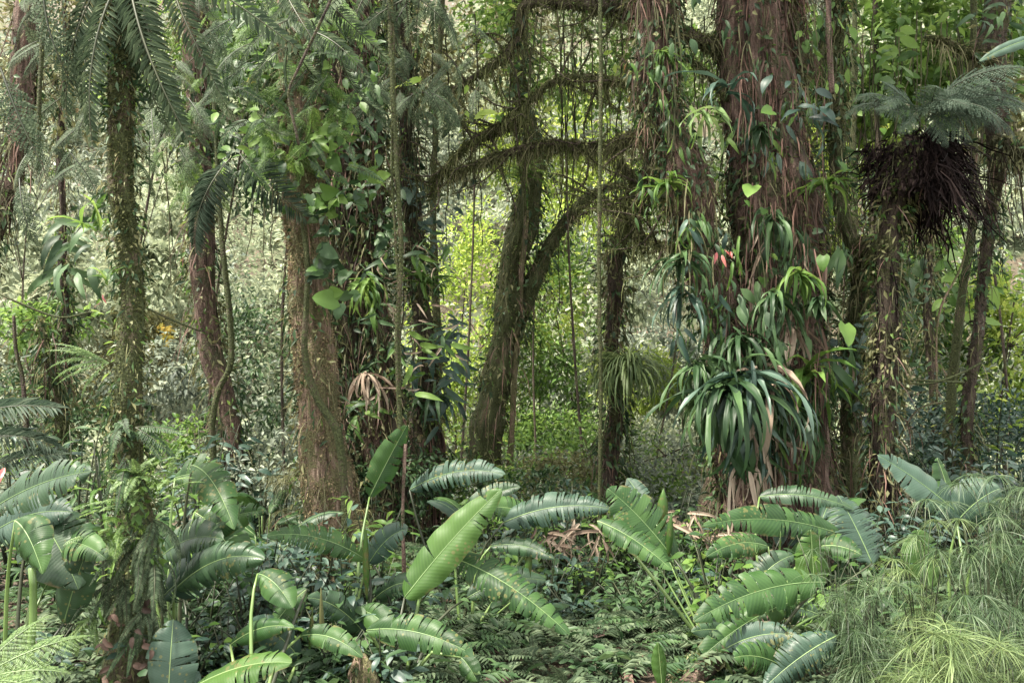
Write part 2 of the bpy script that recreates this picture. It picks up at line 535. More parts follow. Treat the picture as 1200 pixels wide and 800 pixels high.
def place(p, d, n, s=1.0):
    sc = (s, s, s) if isinstance(s, (int, float)) else s
    return Matrix.Translation(Vector(p)) @ rot_to(d, n) @ Matrix.Diagonal((*sc, 1))


# ------------------------------------------------------------------ plant piece meshes (shared)
def frond_mesh(name, L=1, width=.42, pairs=22, pinnules=8, droop=1.0, mat='fern', seed=0, narrow=.16, stalk=.12, point=.9):
    rg = np.random.default_rng(seed)
    k = 24
    t = np.linspace(0, 1, k)
    ang = .15 - droop * t ** 1.3
    x = np.concatenate([[0], np.cumsum(np.cos(ang[:-1]) / (k - 1))]) * L
    z = np.concatenate([[0], np.cumsum(np.sin(ang[:-1]) / (k - 1))]) * L
    y = .03 * L * np.sin(t * 3 + seed)
    C = np.stack([x, y, z], 1)
    mb = MB()
    cr = np.column_stack([C, np.linspace(.009, .002, k) * L])
    V, f = tube(cr, 4, cap=False)
    mb.add(V, f, 1)
    T = unit(np.gradient(C, axis=0))
    u = stalk + (1 - stalk) * (np.arange(pairs) + .5) / pairs
    ii = u * (k - 1)
    base = np.stack([np.interp(ii, np.arange(k), C[:, j]) for j in range(3)], 1)
    tt = unit(np.stack([np.interp(ii, np.arange(k), T[:, j]) for j in range(3)], 1))
    v = (u - stalk) / (1 - stalk)
    prof = np.minimum(1, (v * 4.5 + .35)) * (1 - v ** 2.2 * point)
    for sgn in (-1, 1):
        sd = np.tile([0, sgn * 1.0, 0], (pairs, 1))
        nn = unit(np.cross(tt, sd)) * sgn
        a = np.radians(22 + 25 * v + rg.uniform(-6, 6, pairs))[:, None]
        d = unit(sd * np.cos(a) + tt * np.sin(a) - np.array([0, 0, .18]) + rg.normal(size=(pairs, 3)) * .05)
        ln = width * L * .5 * prof * rg.uniform(.88, 1.08, pairs)
        if pinnules == 0:
            V, f = cloud(base, d, nn + 0 * d, ln, ln * 0 + narrow * L * .35, LEAF4 if pairs < 18 else LEAF2)
            mb.add(V, f, 0)
        else:
            m = pinnules
            s = (np.arange(m) + .4) / m
            sag = -0.22 * (s ** 2)
            PB = base[:, None] + d[:, None] * (ln[:, None, None] * s[None, :, None]) + np.array([0, 0, 1.0]) * (ln[:, None, None] * sag[None, :, None])
            q = np.cross(nn, d)
            for s2 in (-1, 1):
                dd = unit(q * s2 * .95 + d * .45)
                DD = np.broadcast_to(dd[:, None], PB.shape).reshape(-1, 3)
                NN = np.broadcast_to(nn[:, None], PB.shape).reshape(-1, 3) + rg.normal(size=(pairs * m, 3)) * .25
                sp = (L * (1 - stalk) / pairs)
                pl = (sp * .85 * (1 - s ** 2 * .75)[None] * np.minimum(1, prof * 1.3)[:, None]).ravel()
                V, f = cloud(PB.reshape(-1, 3), DD, NN, pl, (ln[:, None] / m * 1.0 + 0 * s[None]).ravel())
                mb.add(V, f, 0)
    return mb.mesh(name, [mat, 'stemdark' if mat in ('fern', 'ferndark', 'fernblue') else 'stem'])


def leafshape_mesh(name, mat, outline='oval', nu=7, w=.42, curl=.3, fold=.12, seed=0, wave=.02):
    """single leaf, unit length, with UVs"""
    rg = np.random.default_rng(seed)
    u = np.linspace(0, 1, nu)
    if outline == 'oval':
        h = w * .5 * np.sin(PI * u ** .85) ** .8
    elif outline == 'heart':
        h = w * .5 * np.minimum(1, (u * 5 + .25) ** .5) * (1 - u ** 1.9) ** .75 * 1.1
    elif outline == 'lance':
        h = w * .5 * np.sin(PI * np.clip(u * .97 + .03, 0, 1) ** .7) ** .9
    elif outline == 'strap':
        h = w * .5 * np.minimum(1, (u * 4 + .5)) * (1 - u ** 4)
    h = np.maximum(h, .003)
    vs = np.array([-1, -.5, 0, .5, 1])
    ang = .15 - curl * 2 * u ** 1.2
    x = np.concatenate([[0], np.cumsum(np.cos(ang[:-1]))]) / (nu - 1)
    z = np.concatenate([[0], np.cumsum(np.sin(ang[:-1]))]) / (nu - 1)
    V = np.zeros((nu, 5, 3)); UV = np.zeros((nu, 5, 2))
    for j, v in enumerate(vs):
        V[:, j, 0] = x - (.16 * w * abs(v) * (u < .12) if outline == 'heart' else 0)
        V[:, j, 1] = v * h
        V[:, j, 2] = z + fold * abs(v) * h * 2 * (1 if abs(v) < .9 else .75) + wave * np.sin(u * 11 + v * 2 + seed) * abs(v)
        UV[:, j, 0] = u; UV[:, j, 1] = .5 + v * .5
    i = np.arange(nu - 1)[:, None] * 5; j = np.arange(4)[None]
    F = np.stack([i + j, i + 5 + j, i + 6 + j, i + 1 + j], -1).reshape(-1, 4)
    return mk_mesh(name, V.reshape(-1, 3), [F], mat, uv=UV.reshape(-1, 2))


def grid_faces(nu, nv, off=0):
    i = np.arange(nu - 1)[:, None] * nv; j = np.arange(nv - 1)[None]
    return np.stack([i + j, i + nv + j, i + nv + 1 + j, i + 1 + j], -1).reshape(-1, 4) + off


def big_leaf(parent, p0, p1, width, sag=.12, face=None, mat='banana', tears=6, seed=0, droop=.35, wave=.012, tipdroop=0.0, ragged=0.0):
    """broad banana-like leaf from leaf base p0 to tip p1 with a midrib sub-part"""
    rg = np.random.default_rng(seed)
    p0 = np.array(p0, float); p1 = np.array(p1, float)
    D = p1 - p0
    L = np.linalg.norm(D)
    upv = np.array([0, 0, 1.0])
    mid = (p0 + p1) / 2 + upv * sag * L * 2
    nu = 49
    u = np.linspace(0, 1, nu)
    C = ((1 - u) ** 2)[:, None] * p0 + (2 * u * (1 - u))[:, None] * mid + (u ** 2)[:, None] * p1
    C = C - upv * (tipdroop * L * u ** 3)[:, None]
    T = unit(np.gradient(C, axis=0))
    if face is None:
        face = np.array([0, -.9, .6])
    face = np.asarray(face, float)
    side = unit(np.cross(np.tile(face, (nu, 1)), T))
    nrm = np.cross(T, side)
    h = width * .5 * (np.sin(PI * np.clip(u * .97 + .02, 0, 1) ** rg.uniform(.72, .92)) ** rg.uniform(.62, .8)) * 1.05
    Vs, Us, Fs = [], [], []
    off = 0
    nv = 6
    for sgn in (-1, 1):
        cuts = sorted(rg.choice(np.arange(4, nu - 4), min(tears, nu - 10), replace=False).tolist()) if tears else []
        ends = [0] + cuts + [nu - 1]
        for a, b in zip(ends[:-1], ends[1:]):
            if b - a < 1: continue
            uu = np.arange(a, b + 1)
            lag = rg.uniform(.0, .10) + ragged * rg.uniform(0, .5)
            extra = rg.normal() * .14
            v = np.linspace(0, 1, nv)
            n_ = len(uu)
            taper = np.ones(n_)
            if n_ > 2 and tears:
                taper[0] = .965; taper[-1] = .965
            hh = h[uu] * taper * (1 - (lag * .6 if tears else 0) * rg.uniform(.3, 1))
            dr = droop + extra
            V = np.zeros((n_, nv, 3)); UV = np.zeros((n_, nv, 2))
            gap = np.zeros(n_)
            if n_ > 2 and tears:
                gap[0] = .004 * L + .018 * L * rg.uniform(0, 1); gap[-1] = -gap[0]
            for q, vv in enumerate(v):
                lat = np.sin(vv * dr * 1.4 + .0) / (dr * 1.4) if abs(dr) > .02 else vv
                dep = (1 - np.cos(vv * dr * 1.4)) / (dr * 1.4) if abs(dr) > .02 else 0
                wv = wave * .8 * L * vv * (np.sin(u[uu] * 37 + seed + sgn) + .6 * np.sin(u[uu] * 23 + seed * 2.1)) * .6
                V[:, q] = (C[uu] + side[uu] * (sgn * hh * lat)[:, None] - nrm[uu] * (hh * dep)[:, None] + nrm[uu] * wv[:, None]
                           + T[uu] * (.14 * vv * h[uu] + gap * vv)[:, None] + nrm[uu] * (.10 * hh * np.sin(PI * vv))[:, None])
                UV[:, q, 0] = u[uu] ; UV[:, q, 1] = .5 + sgn * vv * .5
            Vs.append(V.reshape(-1, 3)); Us.append(UV.reshape(-1, 2)); Fs.append(grid_faces(n_, nv, off)); off += n_ * nv
    me = mk_mesh('leaf', np.vstack(Vs), [np.vstack(Fs)], mat, uv=np.vstack(Us))
    lf = part('leaf', me, parent)
    cr = np.column_stack([C + nrm * .001 * L, (np.linspace(.010, .0025, nu) * (width ** .5) * .9)])
    V, f = tube(cr[::3], 5)
    part('midrib', mk_mesh('midrib', V, f, 'midrib'), lf)
    return lf


def stalk(parent, pts, r0, r1, mat='stem', name='stem'):
    pts = np.array([list(p) for p in pts], float)
    P = np.column_stack([pts, np.linspace(r0, r1, len(pts))])
    V, f = tube(catmull(P, .12), 7)
    return part(name, mk_mesh(name, V, f, mat), parent)


FR = {
    'grey': [frond_mesh('frond_grey', 1, .30, 24, 7, d, 'fern', s) for s, d in ((1, .9), (2, 1.3), (3, .5))],
    'ladder': [frond_mesh('frond_ladder', 1, .26, 34, 0, d, 'fern', s, .06, .06, .7) for s, d in ((41, .7), (42, 1.1), (43, 1.5))],
    'dark': [frond_mesh('frond_dark', 1, .30, 24, 0, d, 'ferndark', s, .10) for s, d in ((4, .9), (5, 1.5), (6, .4))],
    'light': [frond_mesh('frond_light', 1, .34, 20, 0, d, 'fernlight', s, .14) for s, d in ((7, .7), (8, 1.2))],
    'blue': [frond_mesh('frond_blue', 1, .62, 26, 12, d, 'fernblue', s) for s, d in ((9, 1.3), (10, 1.8))],
    'sword': [frond_mesh('frond_sword', 1, .20, 34, 0, d, 'ferndark', s, .075, .05) for s, d in ((11, .7), (12, 1.4))],
    'greysword': [frond_mesh('frond_greysword', 1, .22, 34, 0, d, 'fern', s, .07, .05) for s, d in ((13, .9), (14, 1.6))],
    'palm': [frond_mesh('frond_palm', 1, .6, 30, 0, d, 'fernblue', s, .07, .1, .6) for s, d in ((15, .8), (16, 1.3))],
    'green': [frond_mesh('frond_green', 1, .40, 20, 6, d, 'green', s) for s, d in ((17, .8), (18, 1.2))],
}
LF = {
    'oval_deep': [leafshape_mesh('leaf_oval_deep', 'deep', 'oval', 6, .44, c, seed=s) for s, c in ((1, .2), (2, .4))],
    'oval_blue': [leafshape_mesh('leaf_oval_blue', 'blue', 'oval', 6, .40, c, seed=s) for s, c in ((3, .25), (4, .5))],
    'oval_green': [leafshape_mesh('leaf_oval_green', 'green', 'oval', 6, .42, c, seed=s) for s, c in ((5, .2), (6, .4))],
    'oval_bright': [leafshape_mesh('leaf_oval_bright', 'bright', 'oval', 6, .40, c, seed=s) for s, c in ((7, .2), (8, .4))],
    'heart': [leafshape_mesh('leaf_heart', 'green', 'heart', 8, .75, c, seed=s) for s, c in ((9, .2), (10, .45))],
    'heart_deep': [leafshape_mesh('leaf_heart_deep', 'deep', 'heart', 8, .7, c, seed=s) for s, c in ((11, .2), (12, .45))],
    'lance': [leafshape_mesh('leaf_lance', 'deep', 'lance', 8, .2, c, seed=s) for s, c in ((13, .4), (14, .8))],
    'lance_blue': [leafshape_mesh('leaf_lance_blue', 'blue', 'lance', 8, .22, c, seed=s) for s, c in ((15, .3), (16, .6))],
    'lance_green': [leafshape_mesh('leaf_lance_green', 'green', 'lance', 8, .2, c, seed=s) for s, c in ((17, .3), (18, .6))],
    'strap_deep': [leafshape_mesh('leaf_strap_deep', 'deep', 'strap', 10, .07, c, fold=.4, seed=s) for s, c in ((19, .7), (20, 1.1))],
    'strap_blue': [leafshape_mesh('leaf_strap_blue', 'blue', 'strap', 10, .085, c, fold=.4, seed=s) for s, c in ((21, .5), (22, .9))],
    'strap_green': [leafshape_mesh('leaf_strap_green', 'green', 'strap', 10, .09, c, fold=.4, seed=s) for s, c in ((23, .5), (24, 1.0))],
    'strap_light': [leafshape_mesh('leaf_strap_light', 'fernlight', 'strap', 10, .10, c, fold=.4, seed=s) for s, c in ((25, .4), (26, .9))],
    'strap_dead': [leafshape_mesh('leaf_strap_dead', 'deadpale', 'strap', 8, .09, c, fold=.6, seed=s) for s, c in ((27, .5), (28, 1.0))],
    'oval_yellow': [leafshape_mesh('leaf_oval_yellow', 'yellow', 'oval', 6, .5, .3, seed=31)],
    'red': [leafshape_mesh('leaf_red', 'red', 'lance', 8, .25, .3, seed=32)],
    'dead': [leafshape_mesh('leaf_dead', 'dead', 'oval', 6, .4, c, fold=.5, seed=s, wave=.05) for s, c in ((33, .5), (34, 1.0))],
}


def pick(k, lib):
    return lib[k][random.randrange(len(lib[k]))]


# ------------------------------------------------------------------ thing builders
def rosette(name, p, label, cat, kind, n, size, lib='F', up=.8, outdir=None, pn=None, group=None, spread=1.0, jit=.15):
    """fronds or leaves radiating from one point"""
    t = thing(name, p, label, cat, group)
    L = FR if lib == 'F' else LF
    ph = random.uniform(0, 6.28)
    for i in range(n):
        a = ph + i * 2.399
        el = up * random.uniform(.3, 1.1)
        d = np.array([math.cos(a) * spread, math.sin(a) * spread, el])
        if outdir is not None:
            d = d * .75 + np.asarray(outdir) * 1.0
        d = unit(d)
        nrm = np.array([0, 0, 1.0]) + R.normal(size=3) * jit
        if abs(d[2]) > .93:
            nrm = np.array([math.cos(a), math.sin(a), .3]) * -1
        s = size * random.uniform(.55, 1.2)
        d = unit(d + R.normal(size=3) * .28)
        p_ = Vector(p) + Vector(R.normal(size=3) * .06 * size)
        part(pn or ('frond' if lib == 'F' else 'leaf'), pick(kind, L), t, place(p_, d, nrm, s))
    return t


def hanging(name, pts, label, cat, kind, size, lib='F', down=.9, group=None, pn=None, outw=None):
    """fronds hanging from listed points"""
    t = thing(name, pts[0], label, cat, group)
    L = FR if lib == 'F' else LF
    for p in pts:
        a = random.uniform(0, 2 * PI)
        d = np.array([math.cos(a) * .6, math.sin(a) * .6, -down * random.uniform(.4, 1.2)])
        if outw is not None: d = d + np.asarray(outw)
        d = unit(d)
        nrm = unit(np.array([-.3 * math.cos(a), -1.0 + .2 * math.sin(a), .6]) + R.normal(size=3) * .3)
        part(pn or ('frond' if lib == 'F' else 'leaf'), pick(kind, L), t, place(p, d, nrm, size * random.uniform(.7, 1.2)))
    return t


def shrub(px, py, d, h, r, kind, n, ls, label, cat='shrub', group=None, stems=5, name='shrub', to_ground=True, smat='stemdark', x=None, y=None, low=.25):
    """leafy shrub; top-centre seen at pixel px,py at depth d"""
    c = W(px, py, d) if x is None else Vector((x, y, gz(x, y) + h))
    base = Vector((c.x, c.y, gz(c.x, c.y)))
    H = max(c.z - base.z, h)
    t = thing(name, base, label, cat, group)
    tips = []
    for i in range(stems):
        a = i * 2 * PI / stems + random.uniform(-.4, .4)
        rr = r * random.uniform(.35, .9)
        top = base + Vector((math.cos(a) * rr, math.sin(a) * rr, H * random.uniform(.7, 1.0)))
        m1 = base.lerp(top, .5) + Vector((math.cos(a) * -.1 * rr, math.sin(a) * -.1 * rr, .1 * H))
        pts = np.array([[*base, .007 + .005 * H], [*m1, .005 + .003 * H], [*top, .002]])
        cr = catmull(pts, .15)
        V, f = tube(cr, 6)
        part('stem', mk_mesh('stem', V, f, smat), t)
        tips.append(cr)
    per = max(1, n // stems)
    lo = low
    for cr in tips:
        for k in range(per):
            s = random.uniform(lo, 1)
            q = cr[int(s * (len(cr) - 1)), :3]
            a = random.uniform(0, 2 * PI)
            tw = r * random.uniform(.05, .45)
            pos = q + np.array([math.cos(a) * tw, math.sin(a) * tw, random.uniform(-.1, .15) * r])
            dd = np.array([math.cos(a), math.sin(a), random.uniform(-.7, .35)])
            part('leaf', pick(kind, LF), t, place(pos, dd, np.array([0, -.25, 1.0]) + R.normal(size=3) * .3, ls * random.uniform(.65, 1.2)))
    return t


def leafy_crown_mesh(c, rad, n, ls, mat, clumps=16, tight=.26, aspect=.45, droop=.25, tmpl=LEAF2, name='crown'):
    P, o = crown_pts(c, rad, n, clumps, tight)
    d = unit(o * .7 + R.normal(size=(n, 3)) * .6 - np.array([0, 0, droop]))
    nn = np.array([0, 0, 1.0]) + R.normal(size=(n, 3)) * .55 + o * .4
    V, f = cloud(P, d, nn, ls * R.uniform(.6, 1.3, n), ls * aspect * R.uniform(.7, 1.2, n), tmpl)
    return mk_mesh(name, V, f, mat, smooth=False)


def bg_tree(px, py, d, rad, n, ls, mat, label, cat='tree', group=None, trunk=True, trunkr=.04, clumps=18, tight=.24, name='forest_tree', lean=0.0, tmpl=LEAF2, aspect=.45):
    c = W(px, py, d)
    bx = c.x + lean; by = c.y
    base = Vector((bx, by, gz(bx, by) - .1))
    t = thing(name, base, label, cat, group)
    if trunk:
        P = catmull([[*base, trunkr], [(base.x + c.x) / 2 + random.uniform(-.7, .7), by, (base.z + c.z) / 2, trunkr * .8], [c.x, c.y, c.z + rad[2] * .5, trunkr * .4]], .4)
        V, f = tube(P, 8, .12, random.randrange(99))
        tr = part('trunk', mk_mesh('trunk', V, f, 'barkdark'), t)
        mb = MB()
        for k in range(7):
            i = random.randint(len(P) // 2, len(P) - 1)
            a = random.uniform(0, 6.28)
            e = [c.x + math.cos(a) * rad[0] * .8, c.y + math.sin(a) * rad[1] * .8, c.z + random.uniform(-.5, .8) * rad[2]]
            s = P[i]
            V, f = tube(catmull([[*s[:3], trunkr * .4], [(s[0] + e[0]) / 2, (s[1] + e[1]) / 2, (s[2] + e[2]) / 2 + .15, trunkr * .25], [*e, trunkr * .1]], .3), 5)
            mb.add(V, f)
        part('branches', mb.mesh('branches', 'barkdark'), t)
    part('crown', leafy_crown_mesh(c, rad, n, ls, mat, clumps, tight, aspect, tmpl=tmpl), t, kind='stuff')
    return t


EPI = [('olive', 460, .085), ('deep', 460, .11), ('green', 200, .08), ('olive', 110, .16), ('dead', 40, .22), ('mossdark', 130, .34), ('roots', 60, .45), ('hangmoss', 110, .3)]


def mossy_trunk(t, pts, mat='bark', ns=20, rough=.13, seed=1, moss=('moss', 1500, .05), roots=None, hang=None, name='trunk', step=.12, ridge=2.2, flute=0, fr=1.0, mosslo=0, mossname='moss', epi=1.0, wobble=1.0):
    """pts: list of (px,py,depth,width_px) or ready (x,y,z,r) arrays"""
    P = []
    for q in pts:
        if len(q) == 4 and q[0] is not None and not isinstance(q, np.ndarray):
            w = W(q[0], q[1], q[2]); P.append([*w, q[3] / FPX * q[2] * .5])
        else:
            P.append(list(q))
    tall = name in ('trunk', 'second_trunk') and P[-1][2] > 6.5
    if tall:
        e = np.array(P[-1]) ; dv = unit(np.array(P[-1][:3]) - np.array(P[-2][:3])); dv[2] = max(dv[2], .8)
        hh = max(2.5, 11 - e[2])
        P.append([*(e[:3] + unit(dv) * hh), e[3] * .75])
    CR = catmull(P, step)
    if tall:
        tp = CR[-1]
        mbb = MB()
        for k in range(6):
            a = k * 1.05 + seed
            e2 = tp[:3] + np.array([math.cos(a) * 2.0, math.sin(a) * 1.7, random.uniform(.2, 1.2)])
            V, f = tube(catmull([[*tp[:3] - np.array([0, 0, .5]), tp[3] * .5], [*((tp[:3] + e2) / 2 + np.array([0, 0, .3])), tp[3] * .35], [*e2, .02]], .3), 6)
            mbb.add(V, f)
        part('upper_branches', mbb.mesh('upper_branches', mat), t)
        rx = 1.9 + tp[3] * 4
        part('crown', leafy_crown_mesh(tp[:3] + np.array([0, 0, .9]), (rx, rx, .8), int(230 * rx * rx), .30, 'deep', 26, .2, .5, .1), t, kind='stuff')  # unseen crown above the view, added to shade the foreground
    CR[:, 3] = np.maximum(CR[:, 3], .004)
    wob = np.minimum(CR[:, 3] * 1.1, .12) * wobble
    QQ = CR[:, :3] * 1.1
    CR[:, 0] += wob * noise(QQ + 5, seed + 70); CR[:, 1] += wob * noise(QQ + 9, seed + 71)
    CR[:, 3] *= 1 + .22 * noise(CR[:, :3] * 2.6, seed + 72)
    CF = catmull(CR[::3] if len(CR) > 9 else CR, step * .5) if step <= .12 else CR
    V, f = tube(CF, int(ns * 1.5), rough * 1.25, seed, ridge=ridge * 1.3, flute=flute, fr=fr)
    o = part(name, mk_mesh(name, V, f, mat), t)
    if moss:
        p, N, T = on_tube(CR, moss[1], lo=mosslo)
        keep = noise(p * 3.0, seed + 4) > R.uniform(-.9, .5, len(p))
        p, N = p[keep], N[keep]
        V, f = tufts(p, N - np.array([0, 0, .5]), moss[2], .6, .5)
        part(mossname, mk_mesh(mossname, V, f, moss[0], smooth=False), t, kind='stuff')
    big = CR[:, 3].mean() > .055 and name != 'stem'
    if big and epi:
        ln_ = float(np.linalg.norm(np.diff(CR[:, :3], axis=0), axis=1).sum())
        near = float(np.clip(CR[:, 1].mean() / 10.5, .5, 1.3))
        for k_, (mt, dens, sz) in enumerate(EPI):
            sz = sz * near; dens = dens / near
            if k_ > 3 and near < .8: continue
            n = int(ln_ * dens * epi * (.35 + CR[:, 3].mean() * 2.2))
            p, N, T = on_tube(CR, n, lo=.04)
            keep = noise(p * np.array([2.2, 2.2, 1.6]), seed + 9 + k_ * 5) > R.uniform(-.35, .65, len(p))
            p, N = p[keep], N[keep]; n = len(p)
            if n < 5: continue
            p = p + N * R.uniform(0, .13, n)[:, None] * near - np.array([0, 0, 1]) * R.uniform(0, .1, n)[:, None]
            if k_ < 3:
                V, f = cloud(p, N * .6 + R.normal(size=(n, 3)) * .5 - np.array([0, 0, .7]), N + np.array([0, 0, .5]) + R.normal(size=(n, 3)) * .5, sz * R.uniform(.5, 1.6, n), sz * R.uniform(.2, .55, n))
            else:
                V, f = ribbons(p, N * .7 + R.normal(size=(n, 3)) * .4 - np.array([0, 0, .2]), sz * R.uniform(.4, 1.7, n), R.uniform(.006, .016, n) * near, 4, 1.5, wig=.11, taper='leaf')
            part('small_epiphytes', mk_mesh('small_epiphytes', V, f, mt, smooth=False), t, kind='stuff')
    if roots:
        mt, n, L, w = roots
        p, N, T = on_tube(CR, n, lo=.02)
        V, f = ribbons(p + N * .004, N * .10 - T * np.sign(T[:, 2:3] + 1e-6) * 1.0, L * R.uniform(.4, 1.3, n), w * R.uniform(.5, 1.6, n), 4, .25, wig=.09)
        part('root_fibres', mk_mesh('root_fibres', V, f, mt), t, kind='stuff')
    if hang:
        mt, n, L, w = hang
        p, N, T = on_tube(CR, n)
        V, f = ribbons(p, N * .6 - np.array([0, 0, .5]) + R.normal(size=(n, 3)) * .3, L * (.12 + 1.3 * R.uniform(0, 1, n) ** 2.6), w * R.uniform(.3, 1.2, n), 4, .9, wig=.26)
        part('hanging_moss', mk_mesh('hanging_moss', V, f, mt), t, kind='stuff')
    return CR


def ground_pt(px, d, sink=.15):
    w = W(px, 500, d)
    return [w.x, w.y, gz(w.x, w.y) - sink]


def gpt(px, d, wpx, sink=.15):
    return np.array([*ground_pt(px, d, sink), wpx / FPX * d * .40])


def pt(px, py, d, wpx):
    return np.array([*W(px, py, d), wpx / FPX * d * .42])
#==== SETTING ====
# ------------------------------------------------------------------ ground and hillside
def terrain(name, y0, y1, x0, x1, n, m, mat):
    ys = np.linspace(0, 1, n) ** 1.6 * (y1 - y0) + y0
    X = np.linspace(-1, 1, m)
    xs = (X * (1 + 1.6 * np.abs(X) ** 2) / 2.6)
    xx, yy = np.meshgrid(xs * (x1 - x0) / 2 + (x0 + x1) / 2, ys)
    zz = ground_z(xx, yy)
    V = np.stack([xx, yy, zz], -1).reshape(-1, 3)
    me = mk_mesh(name, V, [grid_faces(n, m)[:, ::-1]], mat)
    o = part(name, me)
    o['kind'] = 'structure'
    return o


terrain('ground', -12, 140, -110, 110, 240, 200, 'soil')

# far hillside wood: reads as one pale mass
mb_sets = {'hill': [], 'hill2': []}
def hill_clumps():
    mb = MB(); mb2 = MB(); mb3 = MB()
    for i in range(640):
        y = 27 + 68 * R.uniform(0, 1) ** 1.2
        x = R.uniform(-.72, .72) * y
        r = R.uniform(1.0, 2.6) * (.7 + y / 80)
        z = gz(x, y)
        c = [x, y, z + r * R.uniform(.2, .8)]
        ls = R.uniform(.20, .42) * (.6 + y / 60)
        n = int(420)
        P, o = crown_pts(c, [r, r, r * R.uniform(.5, 1.0)], n, 8, .22)
        d = unit(o * .7 + R.normal(size=(n, 3)) * .6 - np.array([0, 0, .25]))
        nn = np.array([0, -.3, 1.0]) + R.normal(size=(n, 3)) * .5 + o * .4
        V, f = cloud(P, d, nn, ls * R.uniform(.6, 1.3, n), ls * .5 * R.uniform(.7, 1.2, n))
        q_ = R.uniform()
        (mb if q_ > .42 else (mb2 if q_ > .14 else mb3)).add(V, f)
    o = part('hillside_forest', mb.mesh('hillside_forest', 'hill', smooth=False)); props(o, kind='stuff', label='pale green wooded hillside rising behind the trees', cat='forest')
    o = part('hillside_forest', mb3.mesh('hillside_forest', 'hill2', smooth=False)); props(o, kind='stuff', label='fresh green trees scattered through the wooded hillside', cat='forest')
    o = part('hillside_forest', mb2.mesh('hillside_forest', 'hill2', smooth=False)); props(o, kind='stuff', label='grey green patches of the wooded hillside', cat='forest')
hill_clumps()

# low fern and herb cover on the forest floor
def ground_cover(name, n, x0, x1, y0, y1, size, mat, label, fronds=True, hgt=.1):
    x = R.uniform(x0, x1, n); y = y0 + (y1 - y0) * R.uniform(0, 1, n)
    keep = noise(np.stack([x * .9, y * .9, 0 * x], -1), 21) > R.uniform(-1.2, .4, n)
    x, y = x[keep], y[keep]; n = len(x)
    z = ground_z(x, y)
    mb = MB()
    a = R.uniform(0, 2 * PI, n)
    P = np.stack([x, y, z + hgt * R.uniform(.2, 2.2, n)], -1)
    if fronds:
        d = np.stack([np.cos(a), np.sin(a), R.uniform(-.1, .5, n)], -1)
        d = unit(d)
        L = size * R.uniform(.5, 1.3, n)
        sd = unit(np.cross(np.array([0, 0, 1.0]), d))
        K = 9
        for k in range(K):
            u = (k + .6) / K
            pos = P + d * (L * u)[:, None] - np.array([0, 0, 1]) * (L * .35 * u ** 2)[:, None]
            for s in (-1, 1):
                dd = sd * s + d * .35 - np.array([0, 0, .25])
                V, f = cloud(pos, dd, np.array([0, 0, 1.0]) + .15 * R.normal(size=(n, 3)), L * .36 * (1 - u ** 1.6) + .006, L * .10)
                mb.add(V, f)
    else:
        d = np.stack([np.cos(a), np.sin(a), R.uniform(-.5, .5, n)], -1)
        V, f = cloud(P, d, np.array([0, 0, 1.0]) + .4 * R.normal(size=(n, 3)), size * R.uniform(.5, 1.4, n), size * .5 * R.uniform(.6, 1.2, n), LEAF4)
        mb.add(V, f)
    o = part(name, mb.mesh(name, mat, smooth=False))
    return props(o, kind='stuff', label=label, cat=name.replace('_', ' '))

ground_cover('ground_ferns', 8500, -4, 5.5, 6.0, 15, .34, 'fern', 'low grey green ferns covering the forest floor')
ground_cover('dark_ground_ferns', 4500, -8, 8, 5.5, 18, .38, 'ferndark', 'dark green ferns mixed into the forest floor cover')
ground_cover('ground_herbs', 15000, -13, 13, 5.5, 26, .13, 'deep', 'small leafed herbs carpeting the forest floor', False, .25)
ground_cover('pale_ground_herbs', 15000, -13, 13, 12, 28, .15, 'hill2', 'pale leafed herbs behind the ferns on the forest floor', False, .4)
ground_cover('leaf_litter', 9000, -7, 7, 4.5, 15, .13, 'dead', 'fallen brown leaves littering the forest floor', False, .015)

# ------------------------------------------------------------------ background trees and shrubs
G_BR = 'bright sunlit trees beyond the trunks'
bg_tree(545, 395, 24, (1.3, 1.2, 3.0), 5200, .17, 'bright', 'bright yellow green young tree left of the leaning central trunk', group=G_BR, clumps=30, tight=.2, trunkr=.035)
bg_tree(645, 400, 25, (1.7, 1.3, 3.2), 5600, .19, 'green', 'fresh green leafy tree just right of the leaning central trunk', group=G_BR, clumps=30, tight=.2, trunkr=.035)
bg_tree(640, 345, 26, (1.0, 1.0, 1.5), 1600, .19, 'bright', 'yellow green treetop between the leaning trunk and the thin liana', group=G_BR, clumps=14)
bg_tree(745, 445, 20, (1.1, .9, .6), 1500, .17, 'bright', 'small yellow green tree behind the grass tufted trunk', group=G_BR, clumps=12)
bg_tree(640, 520, 22, (2.4, 1.0, .7), 2200, .16, 'green', 'low green shrub below the leaning central trunk', 'shrub', trunk=False, name='forest_shrub')
bg_tree(690, 600, 17, (2.0, 1.0, .6), 2600, .12, 'olive', 'low yellow green bush behind the broad leaves in the middle', 'bush', trunk=False, name='forest_shrub', clumps=24)
bg_tree(1190, 400, 18, (1.1, 1.0, 1.6), 2600, .17, 'bright', 'bright green shrub at the right edge behind the thin trunks', 'shrub', clumps=18, name='forest_shrub')
bg_tree(1110, 360, 20, (1.2, 1.0, 1.6), 2000, .24, 'green', 'green broad leaved tree left of the two thin leaning trunks', clumps=16, tmpl=LEAF4, aspect=.6)
bg_tree(175, 395, 20, (.8, .7, .45), 800, .17, 'olive', 'small yellowing tree right of the left mossy trunk', clumps=9)
bg_tree(178, 394, 19.4, (.30, .3, .30), 120, .17, 'yellow', 'small shrub with yellow leaves right of the left mossy trunk', 'shrub', clumps=4, name='forest_shrub')
